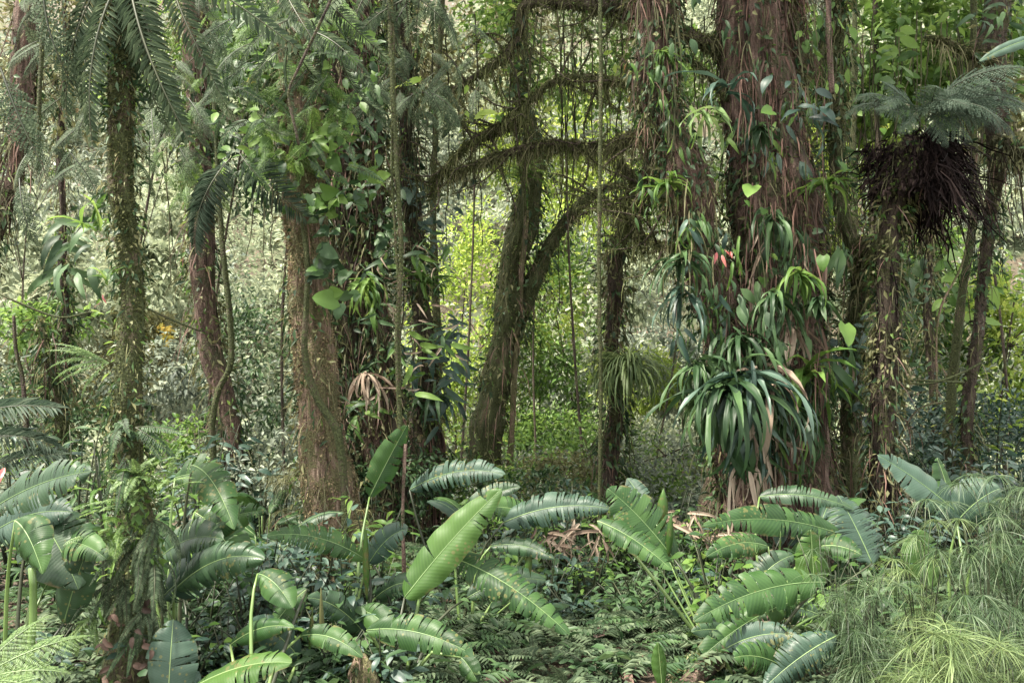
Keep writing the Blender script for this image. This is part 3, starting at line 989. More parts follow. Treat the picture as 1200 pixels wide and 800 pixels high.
for (px, py, d, rx, rz, n, ls, mt, lab) in [
    (60, 330, 30, 3.6, 2.2, 3600, .22, 'hill', 'pale leafy tree behind the left mossy trunk'),
    (225, 300, 32, 3.0, 2.6, 3000, .22, 'hill', 'pale leafy tree behind the red trunk at the left'),
    (30, 420, 24, 2.2, 1.6, 2600, .20, 'hill2', 'grey green bushy tree at the left edge'),
    (110, 440, 22, 1.7, 1.1, 2200, .17, 'olive', 'olive leafed bush left of the mossy trunk base'),
    (200, 450, 23, 2.0, 1.2, 2200, .17, 'hill2', 'grey green bush between the two left trunks'),
    (790, 380, 30, 2.4, 3.0, 2600, .22, 'hill2', 'dusky green tree behind the gap left of the big tree'),
    (700, 480, 26, 2.6, 1.6, 2200, .20, 'hill2', 'grey green bush in the hollow behind the middle trunks'),
    (800, 500, 22, 1.8, 1.6, 2000, .17, 'hill', 'pale bush left of the big tree base'),
    (1130, 470, 19, 2.0, 1.2, 2600, .16, 'hill2', 'grey green bush behind the thin trunks at the right'),
    (1190, 520, 14, 1.5, 1.0, 2600, .12, 'blue', 'blue green bush at the right edge under the bright shrub'),
    (1100, 540, 13, 1.3, .8, 2200, .11, 'blue', 'blue green bush below the thin leaning trunks'),
    (520, 470, 26, 1.2, 1.8, 1500, .19, 'hill', 'pale bush behind the dark trunk cluster'),
    (300, 430, 22, 1.5, 1.6, 1600, .17, 'deep', 'dark leafy shrub behind the red trunk base'),
    (780, 560, 16, 1.2, .8, 1600, .11, 'hill2', 'grey bush at the foot of the big tree'),
    (0, 500, 15, 1.5, 1.0, 1800, .13, 'deep', 'dark leafy shrub at the left edge behind the fronds'),
]:
    bg_tree(px, py, d, (rx, rx * .7, rz), n, ls, mt, lab, 'tree' if 'tree' in lab[:30] else 'bush', trunk='tree' in lab, name='forest_tree' if 'tree' in lab[:30] else 'forest_shrub')

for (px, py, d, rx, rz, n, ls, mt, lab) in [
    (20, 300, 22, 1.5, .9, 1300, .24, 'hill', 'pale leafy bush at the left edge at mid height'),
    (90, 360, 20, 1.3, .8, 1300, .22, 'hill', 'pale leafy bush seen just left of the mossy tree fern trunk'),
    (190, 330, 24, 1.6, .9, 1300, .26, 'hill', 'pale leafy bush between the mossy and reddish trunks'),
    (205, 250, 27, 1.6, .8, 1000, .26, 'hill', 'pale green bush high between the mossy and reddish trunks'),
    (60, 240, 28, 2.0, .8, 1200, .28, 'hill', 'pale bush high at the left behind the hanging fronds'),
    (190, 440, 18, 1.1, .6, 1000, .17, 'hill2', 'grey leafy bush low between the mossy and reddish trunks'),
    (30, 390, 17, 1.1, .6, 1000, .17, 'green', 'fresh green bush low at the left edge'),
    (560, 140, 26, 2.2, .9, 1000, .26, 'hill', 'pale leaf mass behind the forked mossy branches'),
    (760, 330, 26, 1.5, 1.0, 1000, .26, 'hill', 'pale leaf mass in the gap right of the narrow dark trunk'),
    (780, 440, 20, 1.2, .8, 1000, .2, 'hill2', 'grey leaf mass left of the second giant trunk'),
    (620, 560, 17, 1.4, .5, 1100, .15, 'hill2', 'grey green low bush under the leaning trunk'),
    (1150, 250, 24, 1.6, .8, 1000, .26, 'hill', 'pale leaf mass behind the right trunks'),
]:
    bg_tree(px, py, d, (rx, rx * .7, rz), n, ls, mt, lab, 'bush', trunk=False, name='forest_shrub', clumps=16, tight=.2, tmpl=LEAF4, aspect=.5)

for (px, py, d, rx, rz, n, ls, mt, lab) in [
    (560, 575, 12.5, .8, .45, 1100, .10, 'green', 'fresh green bush left of centre behind the bluish torn leaf'),
    (620, 590, 12, .8, .4, 1100, .10, 'deep', 'dark bush behind the arching torn leaves at the centre'),
    (670, 575, 13.5, 1.0, .5, 1300, .11, 'olive', 'olive bush left of the narrow tufted trunk'),
    (745, 585, 12.5, .9, .45, 1200, .10, 'green', 'fresh green bush right of the narrow tufted trunk'),
    (800, 580, 12, .8, .5, 1100, .10, 'hill2', 'grey green bush just left of the giant tree foot'),
    (700, 550, 16, 1.6, .6, 1500, .13, 'green', 'leafy green thicket behind the narrow tufted trunk'),
    (470, 560, 11.5, .7, .45, 1000, .10, 'deep', 'dark bush in front of the dark mossy trunk foot'),
    (300, 545, 11, .8, .5, 1100, .10, 'hill2', 'grey green bush left of the thick brown trunk foot'),
    (215, 535, 11, .7, .5, 1000, .10, 'green', 'fresh green bush left of the reddish trunk foot'),
    (1010, 560, 11.5, .8, .5, 1100, .10, 'deep', 'dark bush right of the giant tree foot'),
]:
    bg_tree(px, py, d, (rx, rx * .7, rz), n, ls, mt, lab, 'bush', trunk=False, name='forest_shrub', clumps=14, tight=.22, tmpl=LEAF4, aspect=.45)

# upper canopy behind the trunks
for (px, py, d, rx, rz, n, ls, mt, lab) in [
    (660, 40, 17, 1.7, 1.5, 2600, .17, 'green', 'green canopy tree over the mossy arching branches'),
    (640, 170, 20, 1.6, 1.3, 1700, .18, 'bright', 'sunlit yellow green canopy behind the mossy branches'),
    (700, 235, 22, 1.4, 1.0, 1200, .18, 'bright', 'sunlit foliage behind the hanging moss at the middle'),
    (560, 60, 19, 1.6, 1.3, 1600, .17, 'olive', 'olive canopy tree above the forked branch'),
    (450, 60, 16, 1.6, 1.4, 2400, .16, 'olive', 'olive canopy tree left of the arching branch'),
    (815, 160, 19, 1.3, 2.0, 1900, .18, 'green', 'green canopy seen between the two limbs of the big tree'),
    (1030, 60, 17, 1.6, 1.4, 2200, .22, 'green', 'broad leaved canopy tree right of the big tree'),
    (1000, 200, 18, 1.1, 1.8, 1500, .2, 'bright', 'sunlit foliage between the big tree and the tree fern'),
    (1110, 60, 16, 1.5, 1.2, 2000, .21, 'green', 'broad leaved canopy tree above the tree fern'),
    (1185, 110, 18, 1.1, 1.2, 1400, .2, 'olive', 'olive canopy at the right edge above the tree fern'),
    (60, 60, 15, 1.8, 1.6, 2800, .15, 'olive', 'olive canopy tree at the upper left corner'),
    (40, 190, 19, 1.8, 1.5, 1800, .17, 'hill2', 'grey green canopy tree left of the mossy trunk'),
    (215, 60, 14, 1.3, 1.3, 2200, .14, 'green', 'green canopy tree above the red trunk'),
    (300, 130, 15, 1.2, 1.6, 2200, .15, 'deep', 'deep green canopy tree between the red and brown trunks'),
    (370, 60, 15, 1.4, 1.2, 2200, .15, 'green', 'green canopy tree above the brown trunk'),
    (480, 220, 20, 1.2, 2.2, 1500, .17, 'hill2', 'grey green tree behind the pale hanging liana'),
    (960, 400, 19, 1.5, 2.2, 1800, .17, 'deep', 'dark green tree right behind the big tree'),
    (1060, 330, 17, .9, 1.8, 1500, .17, 'deep', 'dark green shrubby tree beside the tree fern trunk'),
]:
    bg_tree(px, py, d, (rx, rx * .8, rz), n, ls, mt, lab, trunk=True, trunkr=.028, clumps=26, tight=.22, lean=random.uniform(-1.2, 1.2), tmpl=LEAF4 if ls >= .2 else LEAF2, aspect=.62 if ls >= .2 else .45)

# thin background trunks
for i, (px, d, top, w, lean, lab) in enumerate([
    (75, 16, -20, 11, 5, 'slender pale trunk far left behind the hanging fronds'),
    (1002, 15, -20, 9, 6, 'slender trunk just right of the big tree crown'),
    (1025, 16, -20, 8, -4, 'thin straight trunk above the tree fern'),
    (510, 15, 150, 10, 8, 'dark mossy pole right of the pale liana'),
    (1090, 15, 350, 12, 4, 'dark mossy trunk between the tree fern and the leaning trunks'),
]):
    g = ground_pt(px, d)
    t = thing('slender_tree', g, lab, 'tree', 'slender background trees')
    mossy_trunk(t, [gpt(px + lean, d, w * 1.2), pt(px + lean * .4, 420, d, w), pt(px - lean * .5, 220, d, w * .9), pt(px, top, d, w * .8)], 'barkmoss' if i % 2 else 'barkdark',
                10, .15, i, ('moss', 500, .06), None, ('hangmoss', 90, .25, .02))

# ------------------------------------------------------------------ main trees
# left mossy tree fern
g = ground_pt(146, 6.2)
t = thing('tree_fern', g, 'slim moss covered tree fern trunk at the left with grey fronds hanging over it', 'tree fern')
CR = mossy_trunk(t, [gpt(165, 6.2, 62), pt(160, 640, 6.2, 50), pt(152, 560, 6.2, 38), pt(150, 500, 6.2, 34), pt(147, 400, 6.2, 32), pt(146, 250, 6.2, 31), pt(146, 120, 6.2, 30), pt(148, -30, 6.2, 34), pt(150, -160, 6.2, 36)],
                 'barkmoss', 22, .16, 11, ('moss', 16000, .022), None, ('hangmoss', 300, .08, .006), step=.06)
top = W(148, -150, 6.2)
for (px, py, kind, s, dx, dz) in [(148, -60, 'ladder', 1.75, -.55, -.75), (150, -50, 'ladder', 1.9, .35, -.9), (150, -40, 'ladder', 1.7, -.15, -1.0), (150, -80, 'ladder', 2.0, .8, -.55),
                                  (148, -60, 'ladder', 1.7, -1.0, -.35), (150, -60, 'ladder', 1.7, 1.0, -.2), (150, -30, 'ladder', 1.5, .12, -1.0),
   (130, -40, 'ladder', 1.5, -.35, -.9), (170, -40, 'ladder', 1.6, .2, -1.0), (160, 10, 'ladder', 1.2, .3, -.9), (120, 20, 'ladder', 1.2, -.2, -1), (200, -50, 'ladder', 1.5, .3, -.8)]:
    p = W(px, py, 6.15)
    part('frond', pick(kind, FR), t, place(p, unit([dx, random.uniform(-.35, .1), dz]), [-.1, -1, .35], s * .78))

# reddish trunk
t = thing('rainforest_tree', ground_pt(255, 11), 'reddish smooth trunk left of centre leaning slightly, moss on its upper part', 'tree')
mossy_trunk(t, [gpt(268, 11, 46), pt(258, 510, 11, 36), pt(250, 400, 11, 32), pt(243, 300, 11, 30), pt(236, 180, 11, 30), pt(232, 60, 11, 30), pt(228, -60, 11, 28)], 'barkred', 22, .08, 21,
            ('olive', 700, .06), None, ('hangmoss', 420, .22, .014))
# swerving stem next to it
t = thing('woody_vine', ground_pt(262, 10.2), 'pale mossy woody vine curving beside the reddish trunk', 'vine')
mossy_trunk(t, [gpt(255, 10.2, 10), pt(252, 478, 10.2, 8), pt(266, 455, 10.2, 8), pt(272, 410, 10.2, 8), pt(268, 350, 10.2, 8), pt(262, 290, 10.2, 7), pt(256, 180, 10.2, 6), pt(250, 60, 10.2, 6), pt(250, -40, 10.2, 6)], 'barkmoss', 10, .12, 3, ('moss', 1300, .02), name='stem')

# brown trunk
t = thing('rainforest_tree', ground_pt(385, 9), 'thick brown peeling trunk with moss patches, bare between the ferns and the shrubs', 'tree')
CR3 = mossy_trunk(t, [gpt(392, 9, 78), pt(387, 620, 9, 68), pt(379, 520, 9, 62), pt(373, 430, 9, 58), pt(364, 330, 9, 54), pt(357, 240, 9, 54), pt(352, 120, 9, 58), pt(350, -40, 9, 56)], 'bark', 40, .10, 31,
                  ('mosstan', 15000, .034), ('paleroots', 90, .3, .01), ('hangmoss', 420, .09, .008), step=.05, ridge=4, epi=.6, wobble=.35)
t = thing('root_vine', ground_pt(380, 8.6), 'grey aerial root winding down the thick brown trunk', 'vine')
mossy_trunk(t, [gpt(412, 8.55, 12), pt(402, 560, 8.55, 11), pt(400, 520, 8.55, 11), pt(380, 480, 8.55, 11), pt(364, 450, 8.55, 10), pt(358, 400, 8.6, 9), pt(362, 330, 8.6, 8), pt(354, 260, 8.6, 7)], 'barkmoss', 10, .12, 5, ('moss', 500, .018), name='stem')

# dark shaggy tree right of it (several fused stems)
t = thing('rainforest_tree', ground_pt(430, 11.5), 'dark shaggy tree of fused stems right behind the thick brown trunk', 'tree')
for k, (x0, x1, x2, w, mt) in enumerate([(408, 402, 392, 44, 'barkdark'), (436, 430, 425, 34, 'barkred'), (462, 444, 432, 30, 'barkdark'), (385, 388, 398, 30, 'barkred')]):
    mossy_trunk(t, [gpt(x0 + 6, 11.5 + .1 * k, w * 1.3), pt(x0, 520, 11.5, w), pt(x1, 380, 11.5, w), pt(x1, 240, 11.5, w * .8), pt(x2, 100, 11.5, w * .7), pt(x2, -40, 11.5, w * .6)], mt, 20, .2, 40 + k,
                ('mossdark', 1800, .05), ('roots', 380, .7, .02), ('hangmoss', 260, .3, .02), ridge=3)
t = thing('rainforest_tree', ground_pt(500, 12.5), 'dark mossy trunk with leafy epiphytes and a red root foot left of the leaning trunk', 'tree')
mossy_trunk(t, [gpt(510, 12.5, 14), pt(500, 520, 12.5, 38), pt(492, 400, 12.5, 24), pt(486, 300, 12.5, 22), pt(480, 180, 12.5, 22), pt(470, 40, 12.5, 22), pt(466, -40, 12.5, 22)], 'barkdark', 20, .2, 51,
            ('mossdark', 2500, .05), None, ('mossdark', 500, .35, .02))
p, N, T = on_tube(catmull([gpt(510, 12.4, 50), pt(500, 500, 12.4, 44)], .1), 260)
V, f = ribbons(p, N * .2 - np.array([0, 0, 1.0]), R.uniform(.3, .9, 260), .02, 4, .3, wig=.08)
part('root_fibres', mk_mesh('root_fibres', V, f, 'roots'), t, kind='stuff')

# leaning central tree
t = thing('rainforest_tree', ground_pt(572, 17), 'mossy central trunk leaning to the right and forking under hanging moss', 'tree')
mossy_trunk(t, [gpt(572, 17, 62), pt(575, 520, 17, 46), pt(585, 440, 17, 42), pt(594, 360, 17, 42), pt(604, 290, 17, 42), pt(612, 240, 17, 34), pt(620, 205, 17, 29), pt(622, 165, 17, 23), pt(612, 115, 17, 19), pt(614, 50, 17, 17), pt(606, -40, 17, 16)],
            'barkmoss', 26, .12, 61, ('moss', 7000, .06), None, ('hangmoss', 650, .5, .02), epi=.6)
mossy_trunk(t, [pt(597, 420, 17, 24), pt(606, 390, 17, 24), pt(622, 335, 17, 22), pt(645, 285, 17, 20), pt(672, 250, 17, 16), pt(700, 225, 17, 12), pt(735, 215, 17, 8)],
            'barkmoss', 16, .15, 62, ('moss', 1800, .05), None, ('hangmoss', 480, .45, .016), epi=.3, name='branch', mossname='branch_moss')
mossy_trunk(t, [pt(597, 545, 16.8, 8), pt(600, 440, 16.8, 8), pt(611, 330, 16.8, 7), pt(617, 240, 16.8, 7)], 'bark', 8, .15, 63, ('moss', 400, .04), name='aerial_root', mossname='branch_moss')

# grass tufted trunk
t = thing('rainforest_tree', ground_pt(712, 12), 'narrow dark trunk carrying a hanging grass tuft halfway up', 'tree')
mossy_trunk(t, [gpt(714, 12, 34), pt(712, 560, 12, 24), pt(718, 480, 12, 20), pt(724, 400, 12, 18), pt(724, 330, 12, 19), pt(722, 300, 12, 22), pt(733, 270, 12, 18), pt(745, 235, 12, 14), pt(760, 200, 12, 13), pt(775, 150, 12, 12)],
            'barkdark', 18, .16, 71, ('moss', 2000, .04), ('roots', 160, .3, .012), ('hangmoss', 160, .2, .015))

# the big tree
BT = thing('giant_rainforest_tree', ground_pt(890, 10.5), 'giant tree with twin shaggy reddish trunks covered in epiphytes, right of centre', 'tree')
t = BT
mossy_trunk(t, [gpt(905, 10.5, 210), pt(900, 600, 10.5, 150), pt(905, 500, 10.5, 118), pt(912, 400, 10.5, 108), pt(912, 300, 10.5, 100), pt(900, 200, 10.5, 92), pt(890, 100, 10.5, 92), pt(888, 0, 10.5, 96), pt(890, -80, 10.5, 100)],
            'barkred', 48, .17, 81, ('mossdark', 9000, .05), ('roots', 2800, .7, .018), ('mossdark', 1500, .35, .014), step=.08, ridge=4, flute=.3)
mossy_trunk(t, [gpt(870, 9.9, 90), pt(866, 580, 9.9, 60), pt(856, 480, 9.9, 46), pt(845, 400, 9.9, 44), pt(836, 330, 9.9, 50), pt(815, 250, 9.9, 50), pt(792, 170, 9.9, 48), pt(772, 90, 9.9, 48), pt(762, 0, 9.9, 50), pt(760, -80, 9.9, 50)],
            'barkred', 30, .18, 82, ('moss', 6500, .045), ('roots', 1200, .6, .016), ('hangmoss', 700, .3, .014), name='second_trunk', step=.08, ridge=3.5)
mossy_trunk(t, [gpt(960, 10.8, 60), pt(955, 520, 10.8, 44), pt(950, 400, 10.8, 40), pt(948, 280, 10.8, 34), pt(935, 170, 10.8, 30), pt(925, 60, 10.8, 28), pt(925, -60, 10.8, 28)],
            'barkred', 20, .2, 83, ('mossdark', 1800, .05), ('roots', 900, .8, .022), ('hangmoss', 400, .4, .02), name='buttress', ridge=3)
# its limbs
limbs = [
    ([(790, 30, 10.1, 26), (760, 12, 10.4, 20), (735, 8, 10.8, 20), (700, 10, 11, 17), (660, 4, 11.2, 15), (620, 4, 11.3, 14), (608, 30, 11.4, 13), (590, 60, 11.4, 11), (565, 82, 11.5, 9), (535, 102, 11.5, 7), (500, 110, 11.6, 5)], 700),
    ([(760, 108, 9.9, 9), (735, 97, 10.4, 8), (695, 92, 10.8, 7), (655, 94, 11, 6), (632, 108, 11.2, 6), (610, 128, 11.3, 5), (580, 150, 11.5, 4)], 420),
    ([(800, 165, 9.9, 22), (765, 160, 10.2, 17), (735, 163, 10.6, 15), (700, 174, 11, 13), (640, 170, 11.2, 12), (600, 178, 11.4, 9), (560, 192, 11.5, 7), (525, 205, 11.6, 5)], 900),
    ([(620, 140, 11.6, 9), (590, 150, 11.6, 9), (555, 165, 11.6, 10), (520, 198, 11.6, 8), (505, 215, 11.6, 6)], 260),
    ([(790, 245, 9.9, 16), (772, 232, 10.3, 13), (752, 216, 10.6, 11), (738, 200, 10.9, 9), (722, 190, 11.1, 7)], 160),
    ([(790, 290, 9.9, 10), (765, 285, 10.3, 9), (742, 266, 10.5, 9), (722, 245, 10.8, 8), (708, 232, 11, 6)], 160),
    ([(880, 70, 10.4, 30), (850, 50, 10.3, 22), (825, 42, 10.2, 20), (800, 36, 10.0, 18)], 260),
    ([(850, 120, 10.4, 10), (815, 75, 10.3, 8), (790, 70, 10.2, 8)], 100),
    ([(935, 110, 10.6, 18), (960, 70, 10.8, 14), (975, 30, 11, 12), (985, -30, 11, 10)], 200),
    ([(930, 40, 10.6, 26), (905, 10, 10.7, 24), (870, -20, 10.8, 24)], 200),
]
for k, (pp, nh) in enumerate(limbs):
    mossy_trunk(t, [pt(*q) for q in pp], 'barkdark' if k in (0, 2, 6) else 'barkmoss', 14, .4, 90 + k, ('moss', int(nh * 4), .045), None, ('hangmoss', int(nh * 2.0), .42, .011), name='limb', mossname='limb_moss', step=.07, epi=.12, wobble=1.6)

# roots and dead strips hanging clear of the giant trunks
for (x0, x1, y0, y1, n, L, w, mt, nm) in [(745, 800, -20, 160, 90, .5, .012, 'mossdark', 'hanging_moss'), (865, 970, 60, 540, 260, .5, .014, 'roots', 'root_fibres'), (850, 970, 300, 600, 90, .5, .022, 'dead', 'dead_strips'), (780, 850, 200, 330, 80, .45, .012, 'hangmoss', 'hanging_moss'),
                                        (850, 930, 420, 600, 60, .8, .035, 'deadpale', 'dead_strips'), (870, 1000, 0, 400, 120, .45, .012, 'mossdark', 'hanging_moss')]:
    P0 = np.array([W(random.uniform(x0, x1), random.uniform(y0, y1), 9.35 + random.uniform(-.15, .35)) for _ in range(n)])
    V, f = ribbons(P0, np.tile([0, -.15, -1.0], (n, 1)) + R.normal(size=(n, 3)) * .2, L * R.uniform(.2, 1.2, n), w * R.uniform(.4, 1.5, n), 5, 1.4, wig=.10, taper='leaf')
    part(nm, mk_mesh(nm, V, f, mt, smooth=False), BT, kind='stuff')
# fine mossy twigs of the limbs
mbt = MB(); mbm = MB()
for k, (pp, nh) in enumerate(limbs[:6]):
    Pl = catmull([pt(*q) for q in pp], .1)
    Pm = Pl.copy(); nm_ = len(Pm) * 12
    cl = R.integers(0, len(Pm), nm_ // 14)
    ii = np.clip(cl[R.integers(0, len(cl), nm_)] + R.integers(-2, 3, nm_), 0, len(Pm) - 1)
    pm = Pm[ii, :3] + R.normal(size=(nm_, 3)) * .035
    V, f = ribbons(pm, np.tile([0, -.1, -1.0], (nm_, 1)) + R.normal(size=(nm_, 3)) * .22, R.uniform(.04, .40, nm_), R.uniform(.006, .022, nm_), 4, .9, wig=.22)
    mbm.add(V, f)
    for i in range(15):
        s0 = Pl[random.randrange(2, len(Pl)), :3]
        v = unit([random.uniform(-1, .5), random.uniform(-.6, .3), random.uniform(-.9, .7)])
        L = random.uniform(.35, 1.1)
        e = s0 + v * L
        Q = catmull([[*s0, .016], [*(s0 + v * L * .5 + R.normal(size=3) * .12), .011], [*e, .004]], .07)
        V, f = tube(Q, 5, .2, i); mbt.add(V, f)
        p, N, T = on_tube(Q, 110)
        V, f = tufts(p, N - np.array([0, 0, .4]), .035, .7, .4); mbm.add(V, f)
        p, N, T = on_tube(Q, 22)
        V, f = ribbons(p, np.tile([0, 0, -1.0], (22, 1)) + R.normal(size=(22, 3)) * .3, R.uniform(.04, .3, 22), .010, 3, .6, wig=.25); mbm.add(V, f)
part('twigs', mbt.mesh('twigs', 'barkdark'), BT, kind='stuff')
part('twig_moss', mbm.mesh('twig_moss', 'moss', smooth=False), BT, kind='stuff')

# mossy knobbly trunk
t = thing('rainforest_tree', ground_pt(995, 11), 'thin mossy trunk with a moss swollen broken side branch right of the giant tree', 'tree')
mossy_trunk(t, [gpt(1002, 11, 34), pt(998, 500, 11, 24), pt(1002, 400, 11, 22), pt(1006, 320, 11, 22), pt(990, 240, 11, 20), pt(982, 130, 11, 16), pt(978, 0, 11, 14), pt(975, -60, 11, 12)], 'barkmoss', 18, .2, 101, ('moss', 4200, .04), ('roots', 200, .4, .014), ('hangmoss', 500, .3, .015))
mossy_trunk(t, [pt(1000, 290, 11, 20), pt(1012, 292, 10.9, 26), pt(1025, 305, 10.8, 28), pt(1034, 322, 10.7, 24), pt(1045, 330, 10.6, 10), pt(1064, 331, 10.5, 5)], 'barkmoss', 16, .2, 102, ('moss', 1800, .045), None, ('hangmoss', 200, .2, .015), name='branch', mossname='branch_moss')
mossy_trunk(t, [pt(1034, 322, 10.8, 8), pt(1042, 350, 10.7, 6), pt(1055, 372, 10.6, 4)], 'barkmoss', 8, .2, 103, ('moss', 300, .04), name='branch', mossname='branch_moss')
mossy_trunk(t, [pt(1006, 415, 11, 7), pt(1020, 418, 10.8, 6), pt(1036, 422, 10.7, 5)], 'barkmoss', 8, .2, 104, ('moss', 260, .04), name='branch', mossname='branch_moss')

# tree fern with a dark skirt of dead fronds
t = thing('tree_fern', ground_pt(1040, 9.5), 'tree fern at the right with bluish lacy crown over a dark skirt of dead fronds', 'tree fern')
mossy_trunk(t, [gpt(1032, 9.5, 40), pt(1032, 500, 9.5, 30), pt(1038, 400, 9.5, 26), pt(1042, 320, 9.5, 25), pt(1054, 240, 9.5, 30), pt(1072, 195, 9.4, 36), pt(1085, 165, 9.4, 34)], 'barkdark', 20, .2, 111, ('mossdark', 2600, .04), ('skirt', 300, .4, .014))
n = 2200
a = R.uniform(0, 2 * PI, n)
c = np.array(W(1080, 172, 9.4))
P0 = c + np.stack([np.cos(a) * R.uniform(0, .52, n) - .08, np.sin(a) * .35, R.uniform(-.55, .10, n)], -1)
kq = .65 + .5 * noise(np.stack([a * 2.2, 0 * a, 0 * a], -1), 5)
V, f = ribbons(P0, np.stack([np.cos(a), np.sin(a), R.uniform(-1.3, .1, n)], -1), (.05 + .95 * kq ** 2) * R.uniform(.3, 1.3, n), R.uniform(.006, .045, n), 5, 1.0, wig=.38)
part('dead_frond_skirt', mk_mesh('dead_frond_skirt', V, f, 'skirt'), t, kind='stuff')
c = W(1085, 150, 9.1)
for (ox, dx, dy, dz, s) in [(.1, .6, -.75, .0, 1.0), (0, .35, -.85, .0, 1.0), (.15, .85, -.5, .0, 1.0), (-.1, .05, -.95, .0, .9), (-.2, -.4, -.8, .1, .85), (-.2, -.75, -.45, .1, .85), (.1, .95, -.1, .2, .9),
                          (0, .3, .8, .3, .8), (0, .5, -.75, .25, 1.0), (.2, .9, -.5, -.15, .8), (-.1, .2, -.9, -.2, .75), (.25, .75, -.6, -.2, .8), (-.25, -.85, -.2, .2, .8), (0, -.1, -.9, .3, .9), (.05, .7, -.5, .35, 1.0)]:
    part('frond', random.choice(FR['blue'] + [FR['blue'][0]]), t, place(c + Vector((ox, 0, random.uniform(.06, .2))), unit([dx, dy, dz + .22]), unit(np.array([dx * .3, -.8, .8]) + R.normal(size=3) * .15), s * random.uniform(.75, 1.1)))

flatf = frond_mesh('frond_flat', 1, .66, 28, 12, .45, 'fernblue', 44)
for (dx, dz, s) in [(.9, .12, .95), (.85, -.25, .9), (.65, -.6, .8), (.3, -.8, .65), (-.45, -.5, .55), (-.9, -.05, .7), (.95, .4, .8), (-.7, .45, .7)]:
    part('frond', flatf, t, place(c + Vector((-.12 if dx > 0 else -.2, -.25, .10)), unit([dx, -.25, dz]), unit([.1 * dx, -1, .45]), s * .70))

# upper right dark trunk
t = thing('rainforest_tree', ground_pt(1126, 12), 'right one of the leaning pair, thin below and dark and thick at the top', 'tree')
mossy_trunk(t, [gpt(1126, 12, 18), pt(1132, 480, 12, 15), pt(1142, 400, 12, 14), pt(1150, 330, 12, 14), pt(1158, 250, 11.8, 16), pt(1162, 180, 11.4, 26), pt(1166, 120, 11.1, 34), pt(1172, 40, 11, 34), pt(1176, -50, 11, 34)], 'barkdark', 22, .2, 121, ('mossdark', 2600, .05), None, ('hangmoss', 160, .25, .02), epi=.35)
mossy_trunk(t, [pt(1165, 75, 11, 14), pt(1140, 62, 10.9, 11), pt(1115, 50, 10.8, 9), pt(1085, 42, 10.8, 7)], 'barkmoss', 10, .2, 122, ('moss', 900, .05), None, ('hangmoss', 260, .4, .02), name='branch', mossname='branch_moss')
mossy_trunk(t, [pt(1168, 160, 11, 16), pt(1195, 175, 10.9, 12), pt(1230, 180, 10.8, 12)], 'barkdark', 10, .2, 123, ('mossdark', 600, .05), None, ('mossdark', 320, .5, .02), name='branch', mossname='branch_moss')
t = thing('rainforest_tree', ground_pt(1115, 12.5), 'thin pale trunk leaning right, left one of the leaning pair', 'tree')
mossy_trunk(t, [gpt(1106, 12.5, 16), pt(1112, 490, 12.5, 13), pt(1124, 410, 12.5, 12), pt(1130, 340, 12.5, 11), pt(1140, 270, 12.5, 11), pt(1143, 180, 12.5, 10), pt(1140, 60, 12.5, 9), pt(1140, -40, 12.5, 9)], 'barkmoss', 14, .14, 131, ('moss', 1400, .035), None, ('hangmoss', 120, .2, .014), epi=.1)

# far left trunks
t = thing('rainforest_tree', ground_pt(10, 9), 'brown shaggy trunk at the left edge behind the hanging fronds', 'tree')
mossy_trunk(t, [gpt(-90, 9, 40), pt(-80, 500, 9, 30), pt(-50, 380, 9, 24), pt(0, 270, 9, 24), pt(18, 200, 9, 24), pt(26, 120, 9, 28), pt(28, -50, 9, 30)], 'barkred', 20, .18, 141, ('mossdark', 1600, .04), ('roots', 300, .4, .014), ('hangmoss', 500, .3, .016))
t = thing('small_tree', ground_pt(62, 10), 'short mossy stump like trunk left of the mossy tree fern', 'tree')
mossy_trunk(t, [gpt(70, 10, 26), pt(66, 490, 10, 17), pt(60, 440, 10, 14), pt(54, 400, 10, 10), pt(48, 370, 10, 6)], 'barkmoss', 14, .2, 151, ('moss', 1200, .035))
t = thing('small_tree', ground_pt(30, 10), 'thin dark sapling stem near the left edge', 'tree')
mossy_trunk(t, [gpt(40, 10, 9), pt(32, 480, 10, 7), pt(20, 410, 10, 5), pt(17, 370, 10, 4)], 'barkdark', 8, .1, 152, None, name='stem')

# ------------------------------------------------------------------ hanging lianas
for (pts_, w, mt, lab, mo) in [
    ([(455, -40), (458, 60), (464, 180), (470, 300), (465, 400), (470, 520)], 6.5, 'barkmoss', 'thick pale twisted liana hanging in front of the dark trunks', 700),
    ([(459, -40), (461, 90), (459, 200), (466, 320), (469, 420), (467, 520)], 3.5, 'barkmoss', 'thinner liana strand twined beside the thick pale liana', 300),
    ([(703, -40), (704, 120), (702, 300), (704, 460), (703, 600), (706, 780)], 5.5, 'barkmoss', 'long straight mossy liana reaching the ground at the middle', 900),
    ([(402, -30), (350, 80), (338, 110), (345, 145), (350, 170)], 4, 'barkdark', 'thin dark vine arching down above the thick brown trunk', 0),
    ([(970, -30), (972, 60), (975, 110)], 8, 'barkred', 'short reddish hanging root above the big tree shoulder', 100),
    ([(1145, 180), (1130, 300), (1100, 370), (1098, 470)], 3, 'bark', 'thin drooping vine beside the leaning pair', 0),
    ([(53, -40), (50, 40), (46, 120), (45, 200)], 6, 'barkmoss', 'pale bare hanging stem at the upper left', 60),
]:
    d = 8.2 if pts_[0][0] < 500 and pts_[0][0] > 420 else (9.6 if pts_[0][0] > 600 else 6.8)
    P = catmull([pt(x, y, d, w) for x, y in pts_], .08)
    t = thing('liana', P[0][:3], lab, 'liana')
    V, f = tube(P, 9, .22, int(pts_[0][0]), fr=2)
    part('stem', mk_mesh('stem', V, f, mt), t)
    if mo:
        p, N, T = on_tube(P, mo)
        V, f = tufts(p, N, .022, .7, .4)
        part('moss', mk_mesh('moss', V, f, 'moss', smooth=False), t, kind='stuff')
